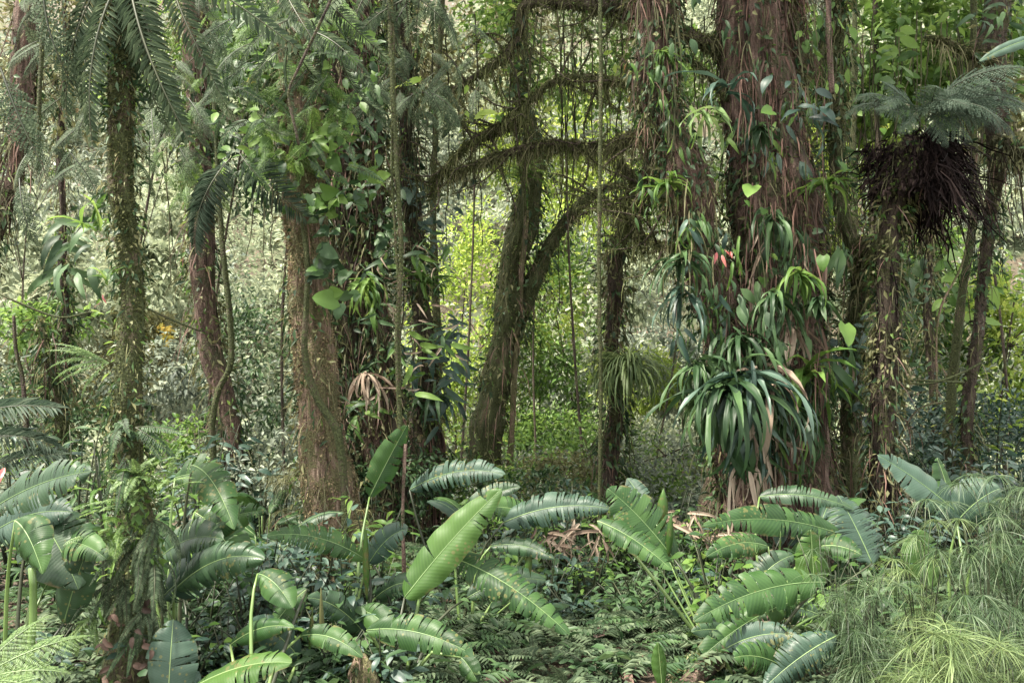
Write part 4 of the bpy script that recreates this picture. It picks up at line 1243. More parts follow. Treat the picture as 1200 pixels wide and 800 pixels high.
P = catmull([pt(475, 520, 7.5, 5), pt(472, 600, 7.5, 5), pt(474, 690, 7.5, 6), [*ground_pt(474, 7.5), .02]], .08)
t = thing('liana', ground_pt(474, 7.5), 'thin reddish upright stem below the pale liana', 'stem')
V, f = tube(P, 8, .15, 2); part('stem', mk_mesh('stem', V, f, 'barkred'), t)

# many thin hanging roots and vines in the middle and right
def vine_curtain(x0, x1, y0, y1, d, n, label):
    mb = MB()
    for i in range(n):
        x = random.uniform(x0, x1); y = y0 + random.uniform(-10, 60); L = random.uniform(.3, 1.0) * (y1 - y0)
        dd = d + random.uniform(-.5, .5)
        a = random.uniform(-12, 12)
        P = catmull([pt(x, y, dd, 2.2), pt(x + a * .4, y + L * .4, dd, 1.8), pt(x + a, y + L, dd, 1.2)], .12)
        P[:, 0] += np.cumsum(R.normal(size=len(P))) * .012; P[:, 1] += np.cumsum(R.normal(size=len(P))) * .012
        V, f = tube(P, 4, cap=False)
        mb.add(V, f)
    c = W((x0 + x1) / 2, y0, d)
    o = part('hanging_vines', mb.mesh('hanging_vines', 'mossdark'))
    props(o, label, 'vines', kind='stuff')
vine_curtain(500, 760, 10, 330, 12, 22, 'thin moss hung vines dangling from the middle branches')
vine_curtain(800, 880, 20, 300, 12, 8, 'thin vines dangling between the twin trunks of the giant tree')
vine_curtain(400, 520, 20, 420, 12, 9, 'thin vines dangling beside the pale liana')
vine_curtain(960, 1190, 20, 300, 12.5, 60, 'thin vines dangling around the tree fern')
vine_curtain(190, 340, 150, 400, 12, 7, 'thin vines dangling beside the reddish trunk')

# ------------------------------------------------------------------ epiphytes
# grass tuft
t = thing('epiphytic_grass', W(727, 440, 11.7), 'round grass like tuft drooping from the narrow dark trunk', 'epiphyte')
n = 280
c = np.array(W(736, 436, 11.4))
for i in range(3): pass
blade = []
for w_, dr in ((.016, 2.0), (.018, 2.5), (.014, 1.6)):
    rg_n = 7
    u = np.linspace(0, 1, rg_n)
    ang = .9 - dr * 1.35 * u ** .8
    x = np.concatenate([[0], np.cumsum(np.cos(ang[:-1]))]) / (rg_n - 1); z = np.concatenate([[0], np.cumsum(np.sin(ang[:-1]))]) / (rg_n - 1)
    hw = w_ * (1 - u ** 2 * .9) + .001
    V = np.stack([np.stack([x, -hw, z], -1), np.stack([x, hw, z + hw * .5], -1)], 1).reshape(-1, 3)
    blade.append(mk_mesh('blade', V, [grid_faces(rg_n, 2)], 'grass'))
for i in range(n):
    a = random.uniform(0, 2 * PI)
    d = unit([math.cos(a), math.sin(a), random.uniform(-.7, .5)])
    part('blade', blade[i % 3], t, place(c + np.array([math.cos(a) * .06, math.sin(a) * .06, random.uniform(-.12, .12)]), d, [0, 0, 1], random.uniform(.45, .95)))

# ferns and aroids over the brown trunk
hanging('epiphytic_fern', [W(random.uniform(300, 405), random.uniform(-10, 190), 8.5 + random.uniform(-.5, .4)) for _ in range(80)],
        'green ferns massed over the top of the thick brown trunk', 'fern', 'green', .42, down=.5)
hanging('epiphytic_fern', [W(random.uniform(262, 345), random.uniform(-10, 160), 9.2 + random.uniform(-.5, .4)) for _ in range(26)],
        'dark sword ferns left of the thick brown trunk top', 'fern', 'dark', .6, down=.6)
hanging('epiphytic_fern', [W(random.uniform(330, 440), random.uniform(-30, 60), 7.8 + random.uniform(-.5, .4)) for _ in range(16)],
        'grey green fronds hanging at the top above the thick brown trunk', 'fern', 'ladder', .8, down=.6)
hanging('epiphytic_fern', [W(random.uniform(430, 530), random.uniform(-40, 110), 8.6 + random.uniform(-.5, .4)) for _ in range(18)],
        'soft grey fronds hanging around the pale liana', 'fern', 'ladder', .65, down=.9)
hanging('tree_fern_fronds', [W(x, y, 6.3) for x, y in ((-10, -60), (20, -40), (-30, 20), (50, -50), (0, 80), (-30, 130))],
        'lacy grey tree fern fronds hanging into the upper left corner', 'fern', 'grey', 1.1, down=1.0)
hanging('tree_fern_fronds', [W(x, y, 7.4) for x, y in ((90, 40), (60, 100), (40, 170), (110, 120), (20, 210), (80, 180), (190, 30), (210, 90), (180, 110))],
        'grey lacy fronds around the upper part of the mossy tree fern trunk', 'fern', 'grey', .7, down=1.0)
t = hanging('palm_like_fern', [W(268, 185, 8.3), W(262, 190, 8.3), W(282, 180, 8.3), W(255, 200, 8.3)], 'bluish comb leaved fern hanging in front of the gap right of the reddish trunk', 'fern', 'palm', .85, down=1.4)
hanging('epiphytic_fern', [W(random.uniform(190, 250), random.uniform(0, 230), 10.4 + random.uniform(-.3, .3)) for _ in range(24)],
        'dull green ferns clothing the top of the reddish trunk', 'fern', 'green', .5, down=.8)

hanging('epiphytic_fern', [W(random.uniform(0, 300), random.uniform(-20, 190), 8.2 + random.uniform(-.8, .8)) for _ in range(60)],
        'fine grey fern sprays filling the upper left behind the near mossy trunk', 'fern', 'grey', .5, down=.6)
hanging('epiphytic_fern', [W(random.uniform(390, 560), random.uniform(-30, 130), 10 + random.uniform(-.8, .8)) for _ in range(44)],
        'fine fern sprays filling the top left of the mossy branches', 'fern', 'grey', .5, down=.7)
hanging('epiphytic_fern', [W(random.uniform(270, 430), random.uniform(-10, 200), 8.1 + random.uniform(-.3, .3)) for _ in range(36)],
        'green feather ferns in front of the leaves above the thick brown trunk', 'fern', 'dark', .42, down=.6)


def climber(pts_, kind, size, lab, cat='climbing plant', name='climbing_aroid', group=None, nrm=(0, -1, .35), outy=-.6, hang=0):
    t = thing(name, pts_[0], lab, cat, group)
    for p in pts_:
        a = random.uniform(-PI, PI)
        d = np.array([math.cos(a) * .8, outy * random.uniform(.2, 1.2), -abs(math.sin(a)) * .9 + .1])
        if hang:
            d = np.array([random.gauss(0, .38), -.25 + random.gauss(0, .2), -1.0 * hang])
        kk = kind if isinstance(kind, str) else random.choice(kind)
        part('leaf', pick(kk, LF), t, place(p, unit(d), np.array(nrm) + R.normal(size=3) * .5, size * random.uniform(.4, 1.35)))
    return t

def scatter(x0, x1, y0, y1, d, n, dj=.2):
    if n >= 50:                                              # epiphytes grow in clumps
        cs = [(random.uniform(x0, x1), random.uniform(y0, y1), random.uniform(.5, 1.6)) for _ in range(max(5, n // 11))]
        out = []
        for _ in range(n):
            c = random.choice(cs)
            out.append(W(min(x1 + 8, max(x0 - 8, random.gauss(c[0], 9 * c[2]))), random.gauss(c[1], 13 * c[2]), d + random.uniform(-dj, dj)))
        return out
    return [W(random.uniform(x0, x1), random.uniform(y0, y1), d + random.uniform(-dj, dj)) for _ in range(n)]

climber(scatter(290, 435, -10, 215, 8.8, 260, .4), ('oval_green', 'oval_deep', 'heart', 'lance_green', 'oval_deep'), .15, 'dense mixed leaves massed over the upper part of the thick brown trunk')
climber(scatter(255, 300, 0, 180, 9.6, 90, .4), ('oval_green', 'oval_deep', 'lance_green'), .16, 'mixed leaves between the reddish and the thick brown trunk tops')
climber(scatter(300, 400, 150, 240, 8.5, 90), 'heart', .12, 'green climbing aroid covering the shoulder of the thick brown trunk')
climber(scatter(372, 420, 235, 350, 8.5, 60), 'heart_deep', .15, 'heart leaved climber down the right side of the thick brown trunk')
climber([W(370, 315, 8.3), W(388, 342, 8.3), W(396, 352, 8.3), W(378, 225, 8.3)], 'heart', .19, 'few larger pale heart leaves on the thick brown trunk')
climber(scatter(400, 520, 250, 500, 11, 150, .4), ('lance', 'lance_green', 'strap_deep', 'strap_dead'), .30, 'narrow leaved climber over the dark fused stems')
climber(scatter(480, 540, 380, 500, 11.8, 70, .3), 'lance_blue', .34, 'long leaved climber at the foot of the dark mossy trunk')
climber(scatter(480, 560, 200, 300, 12, 60, .4), 'oval_blue', .17, 'grey leaved climber right of the pale liana')
climber(scatter(480, 620, 100, 260, 12.5, 90, .6), 'oval_deep', .15, 'small leaved climber on the left ends of the mossy branches')
climber(scatter(400, 460, 120, 300, 11, 70, .4), 'oval_deep', .17, 'small dark leaves climbing the dark trunk behind the liana')
climber(scatter(570, 740, 10, 170, 12.2, 150, .8), ('oval_green', 'oval_bright', 'lance_green'), .14, 'small fresh leaves among the mossy middle branches')
climber([W(x, y, 11.2) for x, y in ((545, 130), (560, 135), (572, 130), (548, 100), (470, 100), (480, 96), (495, 92), (735, 85), (725, 84), (718, 90), (735, 115))], 'oval_bright', .22, 'scattered bright green leaves along the middle branches')
climber(scatter(60, 130, 255, 330, 7.4, 26, .4), 'lance', .30, 'spiky leaved epiphyte left of the mossy tree fern trunk')
# big tree climbers
climber(scatter(735, 815, -30, 110, 9.6, 60, .2), ('lance', 'lance_green', 'oval_deep'), .16, 'small tangled leaves at the very top of the left limb of the giant tree', hang=1)
climber(scatter(850, 940, -30, 100, 10.0, 50, .2), ('lance', 'strap_deep'), .18, 'small dark leaves at the very top of the giant main trunk', hang=1)
climber(scatter(930, 1000, 0, 130, 10.3, 70, .2), ('lance', 'oval_green', 'strap_green'), .18, 'small green leaves high on the right shoulder of the giant tree', hang=1)
climber(scatter(745, 850, 60, 260, 9.55, 80, .2), ('lance', 'lance_green', 'strap_green'), .19, 'tangled narrow leaves hanging on the left limb of the giant tree', hang=1)
climber(scatter(785, 860, 240, 400, 9.4, 110, .2), ('lance', 'lance_blue', 'strap_deep', 'strap_green'), .27, 'drooping narrow leaves below the fork of the giant tree', hang=1)
climber(scatter(860, 980, 85, 200, 9.9, 60, .2), ('lance', 'lance_blue', 'lance_green'), .2, 'pale bluish leaved climber on the upper trunk of the giant tree', hang=.8)
climber(scatter(875, 990, 190, 420, 9.7, 120, .25), ('lance', 'strap_deep', 'strap_deep', 'lance', 'strap_dead'), .36, 'long drooping dark leaves over the middle of the giant trunk', hang=1)
climber(scatter(880, 1000, 400, 560, 9.5, 90, .25), ('strap_deep', 'lance', 'strap_green', 'strap_deep'), .36, 'ragged straps hanging low on the right flank of the giant tree', hang=1)
climber(scatter(835, 930, 330, 480, 9.2, 80, .2), ('lance', 'strap_deep', 'oval_deep'), .22, 'glossy dark leaved climber between the twin trunks', hang=.9)
climber(scatter(800, 900, 440, 540, 9.0, 70, .2), ('strap_deep', 'strap_blue', 'lance'), .5, 'long dark glossy straps drooping around the giant tree foot', hang=1)
climber(scatter(870, 905, 470, 560, 9.0, 26, .1), ('strap_dead',), .4, 'torn pinkish brown strips hanging at the giant tree foot', hang=1.4)
climber(scatter(880, 960, 250, 330, 9.6, 14, .1), ('heart', 'heart_deep'), .11, 'scattered heart shaped leaves at the centre of the giant trunk')
climber(scatter(930, 1060, 380, 560, 10.3, 130, .3), 'oval_blue', .17, 'bluish leaved climber right of the giant trunk')
climber(scatter(1030, 1100, 300, 460, 10.5, 90, .4), 'oval_deep', .17, 'dark leaved climber around the tree fern trunk')
climber(scatter(960, 1040, 150, 300, 11.5, 60, .4), 'oval_green', .16, 'small green leaves between the giant tree and tree fern')
climber([W(x, y, 9.1) for x, y in ((882, 218), (874, 235), (895, 245), (905, 130), (985, 190), (990, 380), (965, 300))], 'heart', .2, 'few pale heart shaped leaves at the front of the giant tree')
climber([W(x, y, 9.2) for x, y in ((925, 95), (955, 105), (975, 120), (960, 125), (905, 88))], 'oval_blue', .30, 'long silvery leaves sticking out from the giant upper trunk')
climber([W(x, y, 9.3) for x, y in ((940, 130), (948, 138), (952, 142), (935, 125))], 'lance_blue', .42, 'violet grey drooping leaf bunch on the giant upper trunk')
climber(scatter(1030, 1060, 20, 130, 12, 40, .5), 'oval_green', .26, 'large round bright leaves above the tree fern', name='broad_leaved_climber')
climber(scatter(1100, 1170, 290, 380, 14, 40, .6), 'oval_green', .34, 'large green leaves behind the leaning pair of trunks', name='broad_leaved_climber')
climber(scatter(1150, 1200, 0, 160, 10.4, 60, .4), 'lance', .24, 'dark narrow leaves on the upper right trunk')
climber([W(840, 296, 9.1), W(849, 293, 9.1), W(856, 295, 9.1), W(846, 299, 9.1)], 'red', .12, 'small red bracts on the left trunk of the giant tree', 'flower', 'bromeliad_flower')
climber([W(118, 355, 6.4), W(120, 345, 6.4)], 'red', .09, 'orange red bract beside the mossy tree fern trunk', 'flower', 'bromeliad_flower')
climber([W(5, 548, 5.2), W(-3, 552, 5.2)], 'red', .14, 'pinkish red bract at the left edge above the broad leaves', 'flower', 'bromeliad_flower')
climber([W(290, 95, 9), W(293, 102, 9), (W(287, 90, 9))], 'oval_yellow', .13, 'yellow leaves among the ferns left of the brown trunk')
climber([W(735, 118, 10.8)], 'oval_yellow', .16, 'single yellow leaf under the middle branch')

# strap leaved bromeliads, orchids and birds nest plants on the giant tree
rosette('strap_leaved_epiphyte', W(828, 130, 9.3), 'pale strap leaved plant at the fork of the giant tree', 'epiphyte', 'strap_light', 12, .55, 'L', up=.2, outdir=[-.1, -.3, -.6])
rosette('strap_leaved_epiphyte', W(858, 105, 9.4), 'bluish strap leaved plant right of the giant tree fork', 'epiphyte', 'strap_blue', 9, .6, 'L', up=.4, outdir=[0, -.3, -.3])
rosette('strap_leaved_epiphyte', W(800, 300, 9.3), 'grassy strap leaved plant on the left trunk of the giant tree', 'epiphyte', 'strap_deep', 22, .55, 'L', up=.3, outdir=[-.1, -.2, -.5])
rosette('strap_leaved_epiphyte', W(850, 455, 9.1), 'large dark strap leaved plant low on the left trunk of the giant tree', 'epiphyte', 'strap_deep', 64, .95, 'L', up=.25, outdir=[-.15, -.25, -.35])
rosette('strap_leaved_epiphyte', W(875, 440, 9.0), 'bluish strap leaved plant in front of the giant tree foot', 'epiphyte', 'strap_blue', 26, .95, 'L', up=.3, outdir=[.05, -.3, -.6])
for (x, y, kd, n, sz, lab) in [(905, 345, 'strap_deep', 24, .7, 'dark strap plant high on the front of the giant main trunk'), (935, 320, 'strap_green', 18, .6, 'green straps on the right front of the giant trunk at mid height'),
                         (868, 395, 'strap_deep', 26, .8, 'dark strap plant in the cleft of the giant tree'), (815, 425, 'strap_deep', 26, .8, 'dark straps sticking out left at the foot of the second giant trunk'),
                         (925, 480, 'strap_deep', 26, .8, 'dark straps drooping over the right foot of the giant tree'), (885, 520, 'strap_blue', 18, .6, 'short bluish straps low on the giant tree foot'),
                         (960, 350, 'lance', 22, .4, 'leafy tuft on the right flank of the giant tree'), (890, 150, 'lance', 26, .35, 'leafy tuft high on the giant main trunk'), (775, 60, 'strap_green', 22, .35, 'grassy tuft near the top of the left giant limb')]:
    rosette('strap_leaved_epiphyte', W(x, y, 9.25 if y > 300 else 9.6), lab, 'epiphyte', kd, int(n * 1.3), sz * .8, 'L', up=.3, outdir=[random.uniform(-.2, .2), -.25, -.7])
rosette('strap_leaved_epiphyte', W(905, 250, 9.5), 'hanging dark straps at the centre of the giant trunk', 'epiphyte', 'strap_deep', 20, .7, 'L', up=.2, outdir=[0, -.2, -.9])
rosette('strap_leaved_epiphyte', W(945, 440, 9.6), 'green strap leaved plant on the right flank of the giant tree', 'epiphyte', 'strap_green', 26, .8, 'L', up=.5, outdir=[.1, -.3, -.3])
rosette('strap_leaved_epiphyte', W(965, 215, 9.8), 'grassy plant hanging on the right edge of the giant trunk', 'epiphyte', 'strap_green', 24, .5, 'L', up=.5, outdir=[.1, -.2, -.3])
rosette('strap_leaved_epiphyte', W(782, 215, 9.5), 'dull tangled strap plant left of the giant tree fork', 'epiphyte', 'strap_green', 20, .45, 'L', up=.5, outdir=[-.1, -.2, -.3])
rosette('strap_leaved_epiphyte', W(800, 340, 9.5), 'drooping straps hanging left of the giant second trunk', 'epiphyte', 'strap_blue', 16, .6, 'L', up=.2, outdir=[-.1, -.2, -.9])
rosette('dead_strap_leaves', W(890, 440, 9.1), 'dry pinkish brown straps hanging at the giant tree foot', 'dead leaves', 'strap_dead', 22, .85, 'L', up=.1, outdir=[.05, -.1, -1.4])
rosette('dead_strap_leaves', W(925, 380, 9.5), 'dry tan straps on the right flank of the giant tree', 'dead leaves', 'strap_dead', 18, .6, 'L', up=.1, outdir=[.05, -.1, -1.4])
rosette('dead_strap_leaves', W(430, 440, 10.7), 'dry pale straps hanging on the dark fused stems', 'dead leaves', 'strap_dead', 14, .5, 'L', up=.1, outdir=[.05, -.1, -1.4])
rosette('strap_leaved_epiphyte', W(498, 330, 11.8), 'grassy tuft on the dark mossy trunk behind the liana', 'epiphyte', 'strap_green', 26, .5, 'L', up=.5)
rosette('strap_leaved_epiphyte', W(505, 470, 11.8), 'dark drooping strap tuft at the foot of the dark mossy trunk', 'epiphyte', 'strap_deep', 30, .65, 'L', up=.5, outdir=[.1, -.2, -.1])
rosette('strap_leaved_epiphyte', W(430, 330, 10.9), 'dull straps hanging on the dark fused stems', 'epiphyte', 'strap_green', 24, .5, 'L', up=.3, outdir=[0, -.2, -.5])
rosette('strap_leaved_epiphyte', W(610, 205, 16.5), 'tuft of pale straps at the fork of the leaning central trunk', 'epiphyte', 'strap_green', 26, .8, 'L', up=.5)
rosette('strap_leaved_epiphyte', W(722, 295, 11.6), 'small light green tuft at the bend of the narrow dark trunk', 'epiphyte', 'strap_light', 22, .28, 'L', up=.9)
rosette('strap_leaved_epiphyte', W(108, 265, 6.9), 'green strap plant beside the mossy tree fern trunk', 'epiphyte', 'strap_green', 12, .4, 'L', up=.9, outdir=[-.2, 0, 0])
rosette('strap_leaved_epiphyte', W(125, 330, 6.2), 'upright green straps on the left of the mossy tree fern trunk', 'epiphyte', 'strap_green', 7, .26, 'L', up=1.6, outdir=[-.3, 0, .2])
# long light green fingers at the left mossy trunk
t = thing('epiphytic_fern', W(132, 425, 6.0), 'long light green finger like fronds drooping left of the mossy tree fern trunk', 'fern')
for (dx, dz, s) in [(-.9, -.05, .42), (-.85, -.2, .44), (-.75, -.4, .42), (-.6, -.55, .36), (-.95, .12, .40), (-.4, -.75, .34), (-.85, .02, .36)]:
    part('frond', pick('light', FR), t, place(W(128, 425, 6.0), unit([dx, -.2, dz + .35]), [0, -.5, 1], (s, s * .38, s)))
for (dx, dz, s) in [(.8, -.3, .4), (.7, -.55, .42), (.5, -.7, .36)]:
    part('frond', pick('dark', FR), t, place(W(160, 500, 6.0), unit([dx, -.3, dz + .2]), [0, -.6, 1], s))

# column of ferns at the foot of the left mossy trunk
for (x, y, k, n, s, lab, up, od) in [
    (150, 540, 'sword', 7, .38, 'grey sword ferns hanging on the mossy trunk just above the light green cluster', .1, [0, -.4, -1.0]),
    (150, 590, 'light', 14, .30, 'bright light green fern cluster on the lower mossy trunk', .6, [0, -.4, .1]),
    (195, 570, 'light', 8, .24, 'bright light green fern sprays right of the lower mossy trunk', .6, [.3, -.4, .2]),
    (125, 630, 'light', 10, .28, 'light green ferns drooping left of the lower mossy trunk', .3, [-.3, -.4, -.1]),
    (160, 640, 'greysword', 12, .42, 'grey hanging ladder ferns midway on the fern clad stump', .1, [.05, -.5, -1.0]),
    (180, 660, 'greysword', 12, .42, 'grey ladder ferns on the right side of the fern clad stump', .1, [.2, -.4, -1.0]),
    (150, 690, 'greysword', 10, .36, 'grey ladder ferns low on the fern clad stump', .1, [0, -.5, -1.0]),
    (110, 720, 'light', 7, .34, 'light green ladder ferns at the foot of the fern clad stump', .2, [-.2, -.4, -.8]),
    (160, 740, 'sword', 9, .34, 'dark green ladder ferns at the foot of the fern clad stump', .2, [.1, -.4, -.8]),
    (175, 610, 'greysword', 12, .40, 'grey ladder ferns beside the bright cluster on the stump', .1, [.2, -.5, -.9]),
    (135, 680, 'greysword', 12, .38, 'grey ladder ferns on the left side of the fern clad stump', .1, [-.15, -.5, -1.0]),
    (172, 715, 'greysword', 12, .36, 'grey ladder ferns near the foot of the fern clad stump', .1, [.1, -.5, -1.0]),
    (160, 560, 'light', 14, .26, 'second bright green fern cluster on the front of the stump', .5, [.1, -.5, .1]),
    (150, 615, 'green', 12, .26, 'fresh green lacy ferns under the bright cluster on the stump', .3, [0, -.5, -.3]),
    (150, 500, 'dark', 6, .36, 'dark fern fronds on the mossy trunk below the pale fingers', .2, [.2, -.4, -.5]),
]:
    rosette('epiphytic_fern', W(x, y, 5.85), lab, 'fern', k, n, s, 'F', up=up, outdir=od)
climber(scatter(125, 190, 560, 740, 5.85, 70, .1), 'oval_green', .075, 'tiny leaved creeper among the ferns of the stump')
climber(scatter(120, 180, 700, 800, 5.7, 20, .1), 'dead', .08, 'dead brown leaves caught at the foot of the fern clad stump', 'dead leaves', 'dead_leaf_bunch')
#==== UNDERSTORY ====
# ------------------------------------------------------------------ broad leaved plants (banana like)
def where(px, d):
    marks = [(60, 'at the far left'), (150, 'by the fern clad stump'), (255, 'near the foot of the reddish trunk'), (385, 'near the foot of the thick brown trunk'), (470, 'near the dark fused stems'), (572, 'below the leaning central trunk'),
             (712, 'near the narrow tufted trunk'), (800, 'left of the giant tree foot'), (900, 'in front of the giant tree'), (1000, 'near the knobbly mossy trunk'), (1060, 'near the tree fern foot'), (1130, 'below the leaning pair'), (1190, 'at the far right')]
    m = min(marks, key=lambda q: abs(q[0] - px))[1]
    return m + (' up close' if d < 7.4 else (' midway' if d < 9 else ' further back'))


def broad_plant(base_px, base_d, label, leaves, group=None, rolls=()):
    """leaves: (x0,y0,x1,y1,depth0,depth1,width_px,material,sag,face,droop,tears)"""
    g = ground_pt(base_px, base_d, 0)
    t = thing('broad_leaved_plant', g, label, 'plant', group)
    for i, q in enumerate(leaves):
        x0, y0, x1, y1, d0, d1, w, mt, sag = q[:9]
        face = q[9] if len(q) > 9 and q[9] is not None else (random.uniform(-.2, .2), -.95, .55)
        droop = q[10] if len(q) > 10 else .45
        tears = q[11] if len(q) > 11 else 6
        p0, p1 = W(x0, y0, d0), W(x1, y1, d1)
        big_leaf(t, p0, p1, w * random.uniform(.9, 1.2) / FPX * (d0 + d1) / 2, sag, face, mt, tears + (6 if tears > 4 else random.choice([0, 2, 5])), seed=random.randrange(9999), droop=droop * random.uniform(.3, .9), ragged=.0 if tears < 5 else .12)
        st = Vector(g) + Vector((random.uniform(-.06, .06), random.uniform(-.06, .06), 0))
        dirv = (p0 - p1).normalized()
        mid = st.lerp(p0, .6) + Vector((0, 0, .10)) + dirv * .06
        stalk(t, [st, mid, p0], .016, .007, 'stem' if i % 3 else 'stemdark')
    for (x, y0, y1, d, w, mt) in rolls:
        p0, p1 = W(x, y1, d), W(x + random.uniform(-4, 8), y0, d)
        c = catmull([[*p0, .004], [*(p0.lerp(p1, .35)), w / FPX * d * .27], [*(p0.lerp(p1, .7)), w / FPX * d * .25], [*p1, .002]], .05)
        V, f = tube(c, 8, .15, 5)
        part('rolled_leaf', mk_mesh('rolled_leaf', V, f, mt), t)
        stalk(t, [g, Vector(g).lerp(p0, .5), p0], .012, .005)
    return t

UPR = (0.3, -1, .1)
broad_plant(20, 5.6, 'broad leaved plant at the left edge with one folded shiny leaf on a thick stalk', [
    (-12, 598, 108, 552, 5.5, 5.2, 54, 'bananadark', .05, (0, -.95, .5), .5, 12),
    (-30, 640, 85, 600, 5.9, 5.7, 60, 'bananablue', .10, None, .5, 10),
    (18, 610, 50, 672, 5.3, 5.1, 58, 'banana', .12, (-.5, -.8, .5), .9, 1),
    (40, 600, 92, 690, 5.8, 5.6, 84, 'bananadark', .08, (.2, -.9, .5), .3, 3),
    (52, 690, 96, 610, 5.9, 5.8, 66, 'banana', .06, (.2, -1, .3), .3, 3),
    (60, 640, 125, 655, 5.8, 5.5, 44, 'banana', .10),
    (75, 730, 100, 650, 5.7, 5.6, 52, 'bananadark', .06, (.2, -1, .3), .3, 2)])
t = thing('broad_leaved_plant', ground_pt(38, 5.2, 0), 'thick bright green stalk under the folded leaf at the left edge', 'plant')
stalk(t, [ground_pt(38, 5.2, 0), W(39, 720, 5.2), W(37, 665, 5.2)], .024, .02)

broad_plant(215, 6.6, 'broad leaved plant with dark wet leaves right of the fern clad stump', [
    (225, 545, 275, 620, 6.6, 6.2, 44, 'banana', .14, None, .5, 6),
    (205, 560, 262, 560, 7.0, 6.9, 46, 'banana', .08, None, .5, 6),
    (200, 655, 312, 598, 6.7, 6.5, 40, 'banana', .10, None, .5, 8),
    (190, 700, 270, 650, 6.4, 6.2, 54, 'bananablue', .08, None, .6, 8),
    (205, 690, 310, 655, 6.3, 6.0, 46, 'bananadark', .12, None, .6, 9),
    (180, 660, 262, 632, 6.6, 6.3, 46, 'bananadark', .12, None, .5, 9),
    (215, 700, 150, 600, 6.9, 7.0, 44, 'banana', .10, None, .5, 6),
    (196, 830, 203, 725, 5.5, 5.7, 56, 'bananablue', .04, (.2, -1, .25), .4, 4),
    (228, 600, 300, 700, 7.2, 7.0, 50, 'banana', .12, None, .5, 7)])
broad_plant(300, 5.6, 'broad leaved plant at the lower left centre with bright leaves', [
    (225, 806, 342, 776, 5.4, 5.2, 50, 'bananalight', .07, (0, -.5, .9), .4, 2),
    (302, 672, 343, 712, 6.0, 5.8, 42, 'banana', .12, None, .5, 3),
    (270, 755, 345, 735, 5.9, 5.7, 30, 'banana', .10, None, .5, 3),
    (360, 690, 305, 760, 6.1, 6.0, 28, 'banana', .10, None, .5, 3),
    (352, 745, 425, 770, 5.9, 5.7, 30, 'banana', .12, None, .5, 2),
    (350, 770, 290, 730, 6.1, 5.9, 34, 'bananablue', .12, None, .5, 2)])
broad_plant(425, 6.8, 'broad leaved plant with rolled yellow green new leaves left of the long bright leaf', [
    (428, 655, 312, 628, 6.8, 6.5, 34, 'banana', .10, None, .8, 16),
    (432, 660, 478, 620, 6.8, 6.7, 36, 'bananablue', .14, None, .6, 3),
    (433, 582, 477, 498, 7.4, 7.5, 34, 'banana', .02, (.8, -1, .2), .4, 4),
    (420, 715, 470, 760, 6.6, 6.3, 34, 'banana', .14, None, .5, 4),
    (440, 700, 505, 690, 6.9, 6.6, 34, 'bananadark', .14, None, .5, 5),
    (430, 745, 360, 700, 6.6, 6.4, 36, 'bananadark', .12, None, .5, 5)],
    rolls=[(430, 612, 705, 6.7, 13, 'bananalight'), (378, 688, 762, 6.2, 9, 'olive'), (362, 710, 770, 6.1, 8, 'bananalight')])
broad_plant(482, 6.2, 'broad leaved plant with one long bright upright leaf at the centre', [
    (474, 700, 588, 572, 6.2, 6.3, 50, 'bananalight', .03, (-.35, -1, .45), .35, 3),
    (430, 738, 556, 768, 6.0, 5.7, 42, 'banana', .08, (0, -1, .5), .6, 5),
    (520, 650, 668, 744, 6.4, 6.0, 50, 'banana', .07, (.2, -.95, .55), .6, 12),
    (548, 700, 640, 680, 6.6, 6.7, 34, 'bananadark', .10, None, .5, 6),
    (540, 770, 560, 800, 6.0, 5.9, 26, 'banana', .1, None, .4, 1)])
broad_plant(545, 7.6, 'broad leaved plant with a bluish torn leaf arching at the centre', [
    (480, 574, 592, 556, 7.6, 7.3, 34, 'bananablue', .10, (0, -.95, .5), .9, 16),
    (640, 612, 560, 596, 7.6, 7.5, 32, 'banana', .10, (0, -.95, .5), .9, 12),
    (540, 610, 610, 570, 7.8, 7.7, 30, 'bananadark', .10, None, .6, 8),
    (590, 612, 715, 596, 7.5, 7.3, 36, 'bananablue', .08, (0, -.95, .5), .8, 16),
    (575, 640, 650, 655, 7.5, 7.3, 26, 'bananadark', .1, None, .6, 6)],
    rolls=[(617, 640, 690, 7.4, 14, 'bananalight'), (640, 600, 630, 7.5, 12, 'bananalight')])
broad_plant(832, 7.0, 'broad leaved plant whose long leaves reach left from below the giant tree', [
    (790, 655, 712, 572, 7.2, 7.3, 50, 'banana', .05, (0, -.95, .5), .5, 6),
    (700, 610, 788, 668, 7.0, 6.7, 36, 'banana', .06, (.2, -.95, .55), .6, 9),
    (760, 600, 735, 560, 7.6, 7.8, 26, 'bananablue', .06, None, .5, 4)],
    rolls=[(775, 572, 628, 7.4, 22, 'bananalight'), (783, 600, 655, 7.2, 14, 'bananalight'), (758, 590, 640, 7.4, 16, 'bananalight')])
t = thing('broad_leaved_plant', ground_pt(778, 5.6, 0), 'single upright yellow green leaf at the bottom edge right of centre', 'plant')
big_leaf(t, W(776, 806, 5.5), W(771, 752, 5.5), 20 / FPX * 5.5, .02, (.1, -1, .2), 'bananalight', 0, 5, .5)
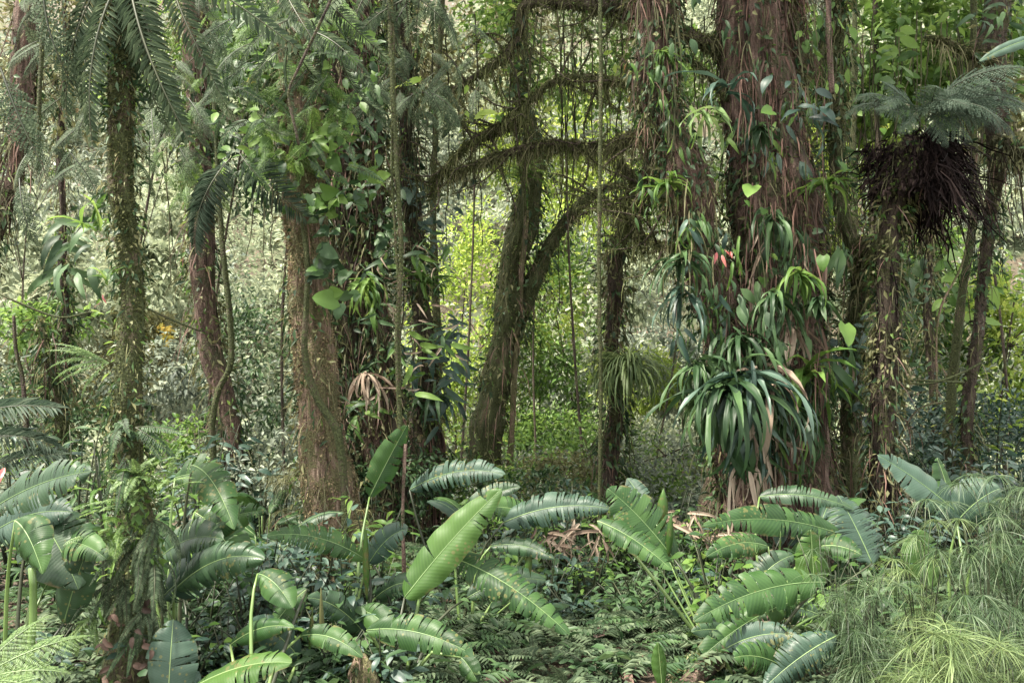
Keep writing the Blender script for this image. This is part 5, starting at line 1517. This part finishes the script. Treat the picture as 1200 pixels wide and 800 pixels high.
broad_plant(890, 7.4, 'broad leaved plant in front of the giant tree with a pale backed leaf', [
    (985, 626, 822, 616, 7.6, 7.3, 40, 'banana', .07, (0, -.95, .5), .6, 10),
    (900, 640, 828, 652, 7.3, 7.0, 34, 'banana', .1, None, .6, 6),
    (890, 582, 1000, 596, 7.9, 7.7, 28, 'bananadark', .08, None, .8, 14),
    (1022, 660, 982, 580, 7.5, 7.8, 60, 'bananablue', .05, None, .8, 20),
    (960, 640, 1010, 650, 7.3, 7.1, 34, 'banana', .1, None, .6, 6),
    (955, 700, 950, 620, 7.2, 7.3, 44, 'bananalight', .08, (.2, -1, .3), .4, 3)])
broad_plant(860, 6.2, 'broad leaved plant at the lower right centre with wide shiny drooping leaves', [
    (968, 682, 812, 728, 6.2, 5.9, 44, 'banana', .07, (0, -.95, .5), .6, 6),
    (945, 700, 795, 796, 6.3, 6.0, 36, 'banana', .08, (0, -.95, .5), .7, 14),
    (900, 760, 810, 740, 6.4, 6.2, 36, 'bananadark', .1, None, .6, 8),
    (880, 690, 930, 650, 6.8, 6.9, 34, 'bananadark', .1, None, .6, 8),
    (850, 760, 935, 745, 6.0, 5.8, 34, 'bananablue', .1, None, .5, 8),
    (980, 745, 895, 806, 5.6, 5.5, 46, 'bananablue', .05, (0, -.95, .5), .6, 18),
    (930, 790, 860, 770, 5.8, 5.6, 40, 'banana', .1, None, .6, 8),
    (960, 720, 880, 715, 6.5, 6.3, 38, 'bananadark', .08, None, .6, 12)],
    rolls=[(829, 690, 740, 6.3, 12, 'bananalight')])
broad_plant(1120, 6.4, 'broad leaved plant at the right with a big pale shining leaf', [
    (1128, 606, 1028, 533, 6.4, 6.5, 50, 'bananablue', .04, (.25, -.9, .55), .3, 2),
    (1122, 610, 1172, 572, 6.4, 6.3, 52, 'bananablue', .08, None, .5, 4),
    (1120, 604, 1098, 536, 6.9, 7.0, 34, 'banana', .04, (.6, -1, .2), .5, 3),
    (1090, 690, 1075, 620, 6.8, 6.9, 50, 'bananalight', .05, (.2, -1, .2), .4, 3),
    (1150, 640, 1200, 690, 6.2, 6.0, 46, 'banana', .08, None, .5, 6)])
# fill plants of the same kind further back
G = 'smaller broad leaved plants in the undergrowth'
for i in range(9):
    if i < 4: x, d = random.uniform(170, 420), random.uniform(7.4, 10)
    elif i < 6: x, d = random.uniform(560, 860), random.uniform(8.5, 12)
    else: x, d = random.uniform(-10, 1150), random.uniform(8, 12)
    g = Vector(ground_pt(x, d, 0))
    t = thing('broad_leaved_plant', g, 'small glossy broad leaved plant ' + where(x, d), 'plant', G)
    H = random.uniform(.5, 1.1)
    for k in range(random.randint(4, 6)):
        a = random.uniform(0, 2 * PI)
        p0 = g + Vector((math.cos(a) * .12, math.sin(a) * .12, H * random.uniform(.6, 1)))
        L = random.uniform(.4, .75)
        p1 = p0 + Vector((math.cos(a) * L, math.sin(a) * L, random.uniform(-.3, .35)))
        big_leaf(t, p0, p1, L * .36, .15, (0, -.3, 1), random.choice(['banana', 'bananadark', 'bananablue', 'banana']), random.choice([0, 3, 8]), random.randrange(9999), .6)
        stalk(t, [g, p0], .010, .006)

# ------------------------------------------------------------------ shrubs and low plants
for (px, py, d, h, r, kind, n, ls, lab) in [
    (315, 590, 7.6, 1.1, .50, 'oval_blue', 210, .13, 'dark bluish leafed shrub at the foot of the thick brown trunk, left side'),
    (375, 575, 7.4, 1.2, .45, 'oval_blue', 150, .14, 'dark bluish leafed shrub draped across the thick brown trunk'),
    (300, 650, 6.9, .8, .45, 'oval_blue', 180, .11, 'low bluish shrub between the torn leaves left of centre'),
    (345, 690, 6.6, .7, .35, 'oval_blue', 150, .12, 'low shrub of hanging dark leaves under the serrated leaf'),
    (395, 740, 6.2, .5, .35, 'oval_deep', 140, .10, 'small dark shrub at the bottom left of the long bright leaf'),
    (345, 770, 5.9, .4, .35, 'oval_deep', 110, .10, 'small dark shrub at the bottom edge left of centre'),
    (265, 720, 6.4, .6, .35, 'oval_blue', 130, .11, 'small dark shrub right of the fern clad stump'),
    (470, 640, 7.3, .8, .35, 'lance', 120, .16, 'narrow leaved low plant behind the rolled leaves'),
    (440, 560, 8.2, 1.2, .4, 'lance_green', 120, .2, 'thin leaved plant at the foot of the dark fused stems'),
    (245, 490, 9, 1.4, .6, 'lance_blue', 130, .24, 'long leaved shrub at the foot of the reddish trunk'),
    (310, 480, 9.6, 1.6, .6, 'oval_blue', 170, .15, 'dusky shrub left of the thick brown trunk'),
    (230, 530, 8.2, 1.2, .5, 'oval_green', 120, .14, 'green leafy shrub right of the mossy tree fern trunk'),
    (95, 470, 8.2, 1.6, .5, 'strap_deep', 70, .42, 'long dark leaved plant left of the mossy tree fern trunk'),
    (60, 500, 9, 1.4, .7, 'oval_green', 160, .15, 'green bushy shrub at the left behind the arching fronds'),
    (20, 470, 9.4, 1.6, .7, 'oval_blue', 150, .15, 'dark bushy shrub at the left edge'),
    (730, 575, 10, .9, .5, 'oval_green', 150, .16, 'leafy shrub at the foot of the narrow dark trunk'),
    (640, 580, 11, 1.0, .7, 'oval_blue', 170, .16, 'grey green shrub behind the arching torn leaves'),
    (800, 610, 9, .8, .5, 'oval_deep', 150, .15, 'dark shrub left of the giant tree foot'),
    (740, 680, 8, .5, .5, 'oval_deep', 130, .12, 'low dark shrub beside the long straight liana'),
    (610, 700, 7.6, .5, .5, 'oval_deep', 130, .12, 'low dark shrub under the drooping torn leaf'),
    (1000, 590, 8.4, 1.0, .5, 'lance', 120, .22, 'dark narrow leaved shrub right of the giant tree foot'),
    (1060, 560, 9, 1.3, .6, 'oval_blue', 170, .14, 'bluish shrub behind the big pale leaf'),
    (1110, 500, 11, 1.6, .9, 'oval_blue', 200, .16, 'bluish shrub under the leaning pair of trunks'),
    (1180, 500, 10, 1.6, .8, 'oval_blue', 180, .14, 'bluish shrub at the right edge at mid height'),
    (1160, 440, 13, 2.2, 1.0, 'oval_bright', 170, .17, 'bright green leafy shrub behind the leaning pair'),
    (900, 640, 7.8, .7, .4, 'oval_deep', 120, .12, 'dark shrub tucked under the leaves by the giant tree'),
    (1000, 760, 5.9, .5, .35, 'oval_deep', 110, .10, 'dark shrub under the wispy clump at the bottom right'),
    (1090, 700, 6.3, .7, .4, 'oval_deep', 130, .11, 'dark shrub behind the wispy clumps at the right'),
    (50, 720, 6.2, .5, .4, 'oval_blue', 110, .10, 'dark shrub behind the large pale fern at the left'),
    (130, 510, 7.6, 1.3, .4, 'strap_green', 60, .34, 'bunch of green straps behind the mossy tree fern trunk'),
    (500, 740, 6.6, .4, .4, 'oval_deep', 90, .12, 'small dark plant behind the low bright leaf at the bottom'),
    (700, 760, 6.2, .25, .5, 'oval_deep', 110, .09, 'low creeping herb at the bottom centre'),
]:
    shrub(px, py, d, h, r, kind, n, ls, lab, stems=6, cat='shrub' if 'shrub' in lab else 'plant')

WORDS = {'oval_deep': 'deep green oval', 'oval_blue': 'bluish oval', 'lance': 'narrow dark', 'oval_green': 'fresh green oval'}
G = 'dark leafy shrubs filling the undergrowth'
for i in range(74):
    if i < 36: px, d = random.uniform(170, 480), random.uniform(5.9, 9.5)
    elif i < 54: px, d = random.uniform(820, 1180), random.uniform(6.8, 9.5)
    else: px, d = random.uniform(-20, 1200), random.uniform(8.5, 12)
    w = W(px, 500, d)
    h = random.uniform(.45, .95) * (1.25 if d > 8.5 else 1)
    kd = random.choice(['oval_deep', 'oval_blue', 'oval_deep', 'lance', 'oval_green'])
    shrub(0, 0, 0, h, random.uniform(.3, .5), kd, 84, random.uniform(.09, .15), 'shrub with %s leaves %s' % (WORDS[kd], where(px, d)), group=G, x=w.x, y=w.y, low=.1)

for i in range(34):
    px, d = random.uniform(560, 860), random.uniform(7.6, 11)
    w = W(px, 500, d)
    kd = random.choice(['oval_deep', 'oval_green', 'oval_blue', 'lance', 'oval_green'])
    shrub(0, 0, 0, random.uniform(.4, .9) * d / 8.5, random.uniform(.3, .5), kd, 84, random.uniform(.09, .15), 'shrub with %s leaves %s' % (WORDS[kd], where(px, d)), group=G, x=w.x, y=w.y, low=.1)

# palm like fronds at the left edge
t = thing('palm', ground_pt(-20, 6.6, 0), 'dark shiny feather fronds arching in from the left edge at mid height', 'palm')
for (x, y, dx, dz, s) in [(-40, 520, 1, .05, .75), (-30, 560, 1, .25, .70), (-60, 500, 1, .15, .85), (-10, 600, .8, .4, .6)]:
    lf = part('frond', pick('palm', FR), t, place(W(x, y, 6.5), unit([dx, -.15, dz + .2]), [0, -.6, 1], s))
    stalk(t, [ground_pt(-20, 6.6, 0), W(x, y, 6.5)], .016, .008)

# large foreground fern
t = thing('ground_fern', ground_pt(-30, 4.6, 0), 'large pale green fern in the lower left corner', 'fern')
bigf = frond_mesh('frond_large', 1, .56, 15, 15, .55, 'fernlight', 201, point=.97)
for (dx, dy, dz, s) in [(1, .35, .42, .62), (.85, -.3, .05, .5), (.6, .6, .7, .5), (1, 0, .15, .52)]:
    part('frond', bigf, t, place(W(-35, 800, 4.6), unit([dx, dy, dz]), [-.1, -.55, 1], s))
for (x, y, n, k, s, lab) in [(95, 770, 7, 'light', .34, 'small ladder ferns right of the large pale fern'), (30, 790, 6, 'dark', .4, 'dark fern beneath the large pale fern'),
                             (660, 790, 8, 'grey', .38, 'grey green fern at the bottom centre'), (620, 760, 8, 'grey', .36, 'grey green fern below the drooping torn leaf'),
                             (720, 720, 8, 'grey', .36, 'grey green fern beside the long straight liana'), (760, 700, 8, 'dark', .4, 'dark fern in the hollow right of the straight liana'),
                             (560, 690, 8, 'grey', .34, 'grey green fern right of the long bright leaf'), (690, 650, 8, 'grey', .4, 'grey green fern behind the straight liana'),
                             (840, 780, 7, 'dark', .4, 'dark fern at the bottom edge right of centre'), (580, 640, 7, 'grey', .4, 'grey fern under the arching torn leaves')]:
    d = (CAMZ - .15) / ((y - 470) / FPX)
    d = min(d, 9.5)
    g = Vector(ground_pt(x, d, -.05))
    rosette('ground_fern', g, lab, 'fern', k, n, s, 'F', up=.6)
G = 'scattered small ferns of the forest floor'
for i in range(110):
    x = random.uniform(430, 900); d = random.uniform(6.0, 11)
    kd = random.choice(['grey', 'grey', 'dark', 'greysword'])
    rosette('ground_fern', Vector(ground_pt(x, d, -.04)), 'small %s fern on the forest floor ' % {'grey': 'grey green', 'dark': 'dark green', 'greysword': 'ladder leaved'}[kd] + where(x, d), 'fern', kd, 6, random.uniform(.26, .42), 'F', up=.55, group=G)

# wispy bamboo like clumps, lower right
def wispy(px, py, d, h, n, size, mat, label, spread=.35, upw=.9, canes=9, drp=1.0):
    c = W(px, py, d)
    g = Vector((c.x, c.y, gz(c.x, c.y)))
    t = thing('wispy_bamboo', g, label, 'bamboo')
    nodes = []
    for k in range(canes):
        a = random.uniform(0, 2 * PI); rr = spread * random.uniform(.1, 1)
        tip = c + Vector((math.cos(a) * rr, math.sin(a) * rr * .8, random.uniform(-.25, .12) * h))
        mid = g.lerp(tip, .6) + Vector((0, 0, .08))
        P = catmull([[*g, .005], [*mid, .004], [*tip, .002]], .08)
        V, f = tube(P, 5)
        part('cane', mk_mesh('cane', V, f, 'stemdark'), t)
        nodes += [P[i, :3] for i in range(int(len(P) * .45), len(P))] * 1
    nodes = np.array(nodes)
    # whorls of hair thin leaves; one whorl is a part
    K = max(6, n // 26)
    for k in range(K):
        q = nodes[R.integers(0, len(nodes))] + R.normal(size=3) * .05
        m = 46
        a = R.uniform(0, 2 * PI, m)
        dd = np.stack([np.cos(a), np.sin(a), R.uniform(-.35, 1.2, m) * upw], -1)
        V, f = ribbons(np.tile(q, (m, 1)), dd, size * R.uniform(.3, 1.3, m), size * .013 * R.uniform(.7, 1.3, m), 5, drp, wig=.06, taper='leaf')
        part('leaf_whorl', mk_mesh('leaf_whorl', V, f, mat, smooth=False), t, kind='stuff')
wispy(1120, 745, 4.9, .5, 1000, .34, 'grass', 'pale yellow green wispy grass like clump at the bottom right corner', .30)
wispy(1190, 790, 4.8, .4, 700, .32, 'grass', 'second pale wispy clump cut by the right bottom corner', .25)
wispy(1060, 790, 4.9, .4, 500, .28, 'grass', 'small pale wispy clump at the bottom edge, left of the large one', .2)
wispy(1000, 680, 5.4, .7, 750, .26, 'grassdark', 'green wispy clump in front of the broad leaves at the right', .26)
wispy(985, 640, 5.9, .7, 420, .22, 'grassdark', 'small wispy spray above the green wispy clump', .2)
wispy(1075, 610, 5.8, .8, 600, .24, 'grass', 'fine wispy spray just under the big pale leaf', .32, .2)
wispy(1150, 620, 5.6, 1.0, 700, .28, 'grassdark', 'large green wispy thicket at the right', .42, .3)
wispy(1190, 560, 5.8, 1.1, 1100, .26, 'grassdark', 'wispy thicket top at the right edge', .35, .4)
wispy(1170, 690, 5.3, .9, 560, .28, 'grassdark', 'drooping wispy thicket above the pale corner clump', .35, .1)
wispy(330, 540, 9.2, 1.2, 300, .3, 'olive', 'thin grassy tuft at the foot of the brown trunk', .2, .8)
wispy(440, 590, 8.4, 1.0, 260, .3, 'olive', 'thin arching grass right of the brown trunk foot', .2, .8)

# fallen log lower right centre and dead leaves at the bottom
t = thing('fallen_log', ground_pt(850, 6.0), 'reddish fallen log under the leaves at the bottom right of centre', 'log')
mossy_trunk(t, [pt(795, 812, 5.7, 26), pt(835, 775, 6.1, 27), pt(870, 745, 6.6, 26), pt(905, 700, 7.2, 25)], 'barkred', 16, .15, 161, ('moss', 500, .02), name='log')
t = thing('stump', ground_pt(430, 6.0, 0), 'brown dead stalk stump at the bottom left of centre', 'stump')
mossy_trunk(t, [gpt(430, 6.0, 60), pt(432, 795, 6.0, 44), pt(428, 778, 6.0, 30), pt(424, 765, 6.0, 12)], 'bark', 20, .25, 162, ('moss', 200, .02), ('paleroots', 160, .2, .012))
G = 'curled dead leaves on the forest floor'
t0 = None
for i in range(170):
    x = random.uniform(90, 900); d = random.uniform(5.4, 7.5)
    g = Vector(ground_pt(x, d, -.03))
    o = part('dead_leaf', pick('dead', LF), None, place(g + Vector((0, 0, random.uniform(0, .05))), unit(R.normal(size=3) * [1, 1, .25]), [0, 0, 1] + R.normal(size=3) * .4, random.uniform(.10, .24)))
    props(o, 'curled brown dead leaf lying on the forest floor', 'dead leaf', G)
# pale dry sheaths behind the middle leaves
for (x, y, lab) in [(650, 625, 'pale dry leaf bunch behind the arching torn leaf'), (800, 610, 'pale dry leaf bunch at the left of the giant tree foot'), (845, 640, 'pale dry leaves under the giant tree foot'), (690, 620, 'pale dry leaf heap behind the straight liana')]:
    climber(scatter(x - 22, x + 22, y - 14, y + 22, 9.2, 16, .2), 'strap_dead', .34, lab, 'dead leaves', 'dead_leaf_bunch')

G = 'fallen twigs on the forest floor'
for i in range(40):
    g = Vector(ground_pt(random.uniform(300, 1000), random.uniform(5.6, 11), -.03))
    a = random.uniform(0, PI); L = random.uniform(.2, .7)
    e = g + Vector((math.cos(a) * L, math.sin(a) * L, random.uniform(0, .12)))
    P = catmull([[*g, .008], [*(g.lerp(e, .5) + Vector((0.03, .02, .03))), .006], [*e, .002]], .08)
    V, f = tube(P, 6, .2, i)
    props(part('fallen_twig', mk_mesh('fallen_twig', V, f, 'barkdark' if i % 2 else 'bark')), 'thin broken twig lying on the forest floor', 'twig', G)

# silver leaf in the upper right corner, bare twig stem and branches
t = thing('hanging_leaf', W(1215, 45, 5.5), 'single long silvery leaf poking in at the upper right corner', 'leaf')
big_leaf(t, W(1230, 42, 5.5), W(1148, 72, 5.5), 16 / FPX * 5.5, .06, (0, -1, .3), 'bananablue', 0, 9, .3)
for (pp, lab) in [([(0, 345), (30, 358), (70, 372), (105, 366)], 'bare twig reaching across the left background'),
                  ([(150, 350), (195, 372), (235, 388)], 'thin twig right of the mossy tree fern trunk'),
                  ([(1030, 440), (1080, 450), (1120, 440), (1150, 425)], 'thin pale twig below the tree fern'),
                  ([(1010, 460), (1060, 446), (1130, 448)], 'mossy twig crossing right of the giant tree'),
                  ([(1050, 520), (1075, 480), (1110, 470)], 'dark dead twig under the leaning trunks')]:
    P = catmull([pt(x, y, 9.5, 3) for x, y in pp], .1)
    t = thing('twig', P[0][:3], lab, 'twig')
    V, f = tube(P, 6, .1, 3); part('stem', mk_mesh('stem', V, f, 'barkmoss'), t)

# air: thin haze between the camera and the hillside
HZ = False
if HZ:
    x0, x1, y0, y1, z0, z1 = -125, 125, -20, 150, -9, 75
    V = np.array([[x, y, z] for x in (x0, x1) for y in (y0, y1) for z in (z0, z1)], float)
    F = np.array([[0, 1, 3, 2], [4, 6, 7, 5], [0, 4, 5, 1], [2, 3, 7, 6], [0, 2, 6, 4], [1, 5, 7, 3]])
    me = bpy.data.meshes.new('haze')
    me.from_pydata(V.tolist(), [], F.tolist())
    m, tn, out = new_mat('haze_air')
    pv = tn.nodes.new('ShaderNodeVolumePrincipled')
    pv.inputs['Color'].default_value = (.93, .96, 1, 1)
    pv.inputs['Density'].default_value = 0.0006
    pv.inputs['Anisotropy'].default_value = 0.2
    tn.links.new(pv.outputs[0], out.inputs[1])
    me.materials.append(m)
    o = part('haze', me); props(o, kind='stuff', label='thin pale haze in front of the far hillside', cat='haze')
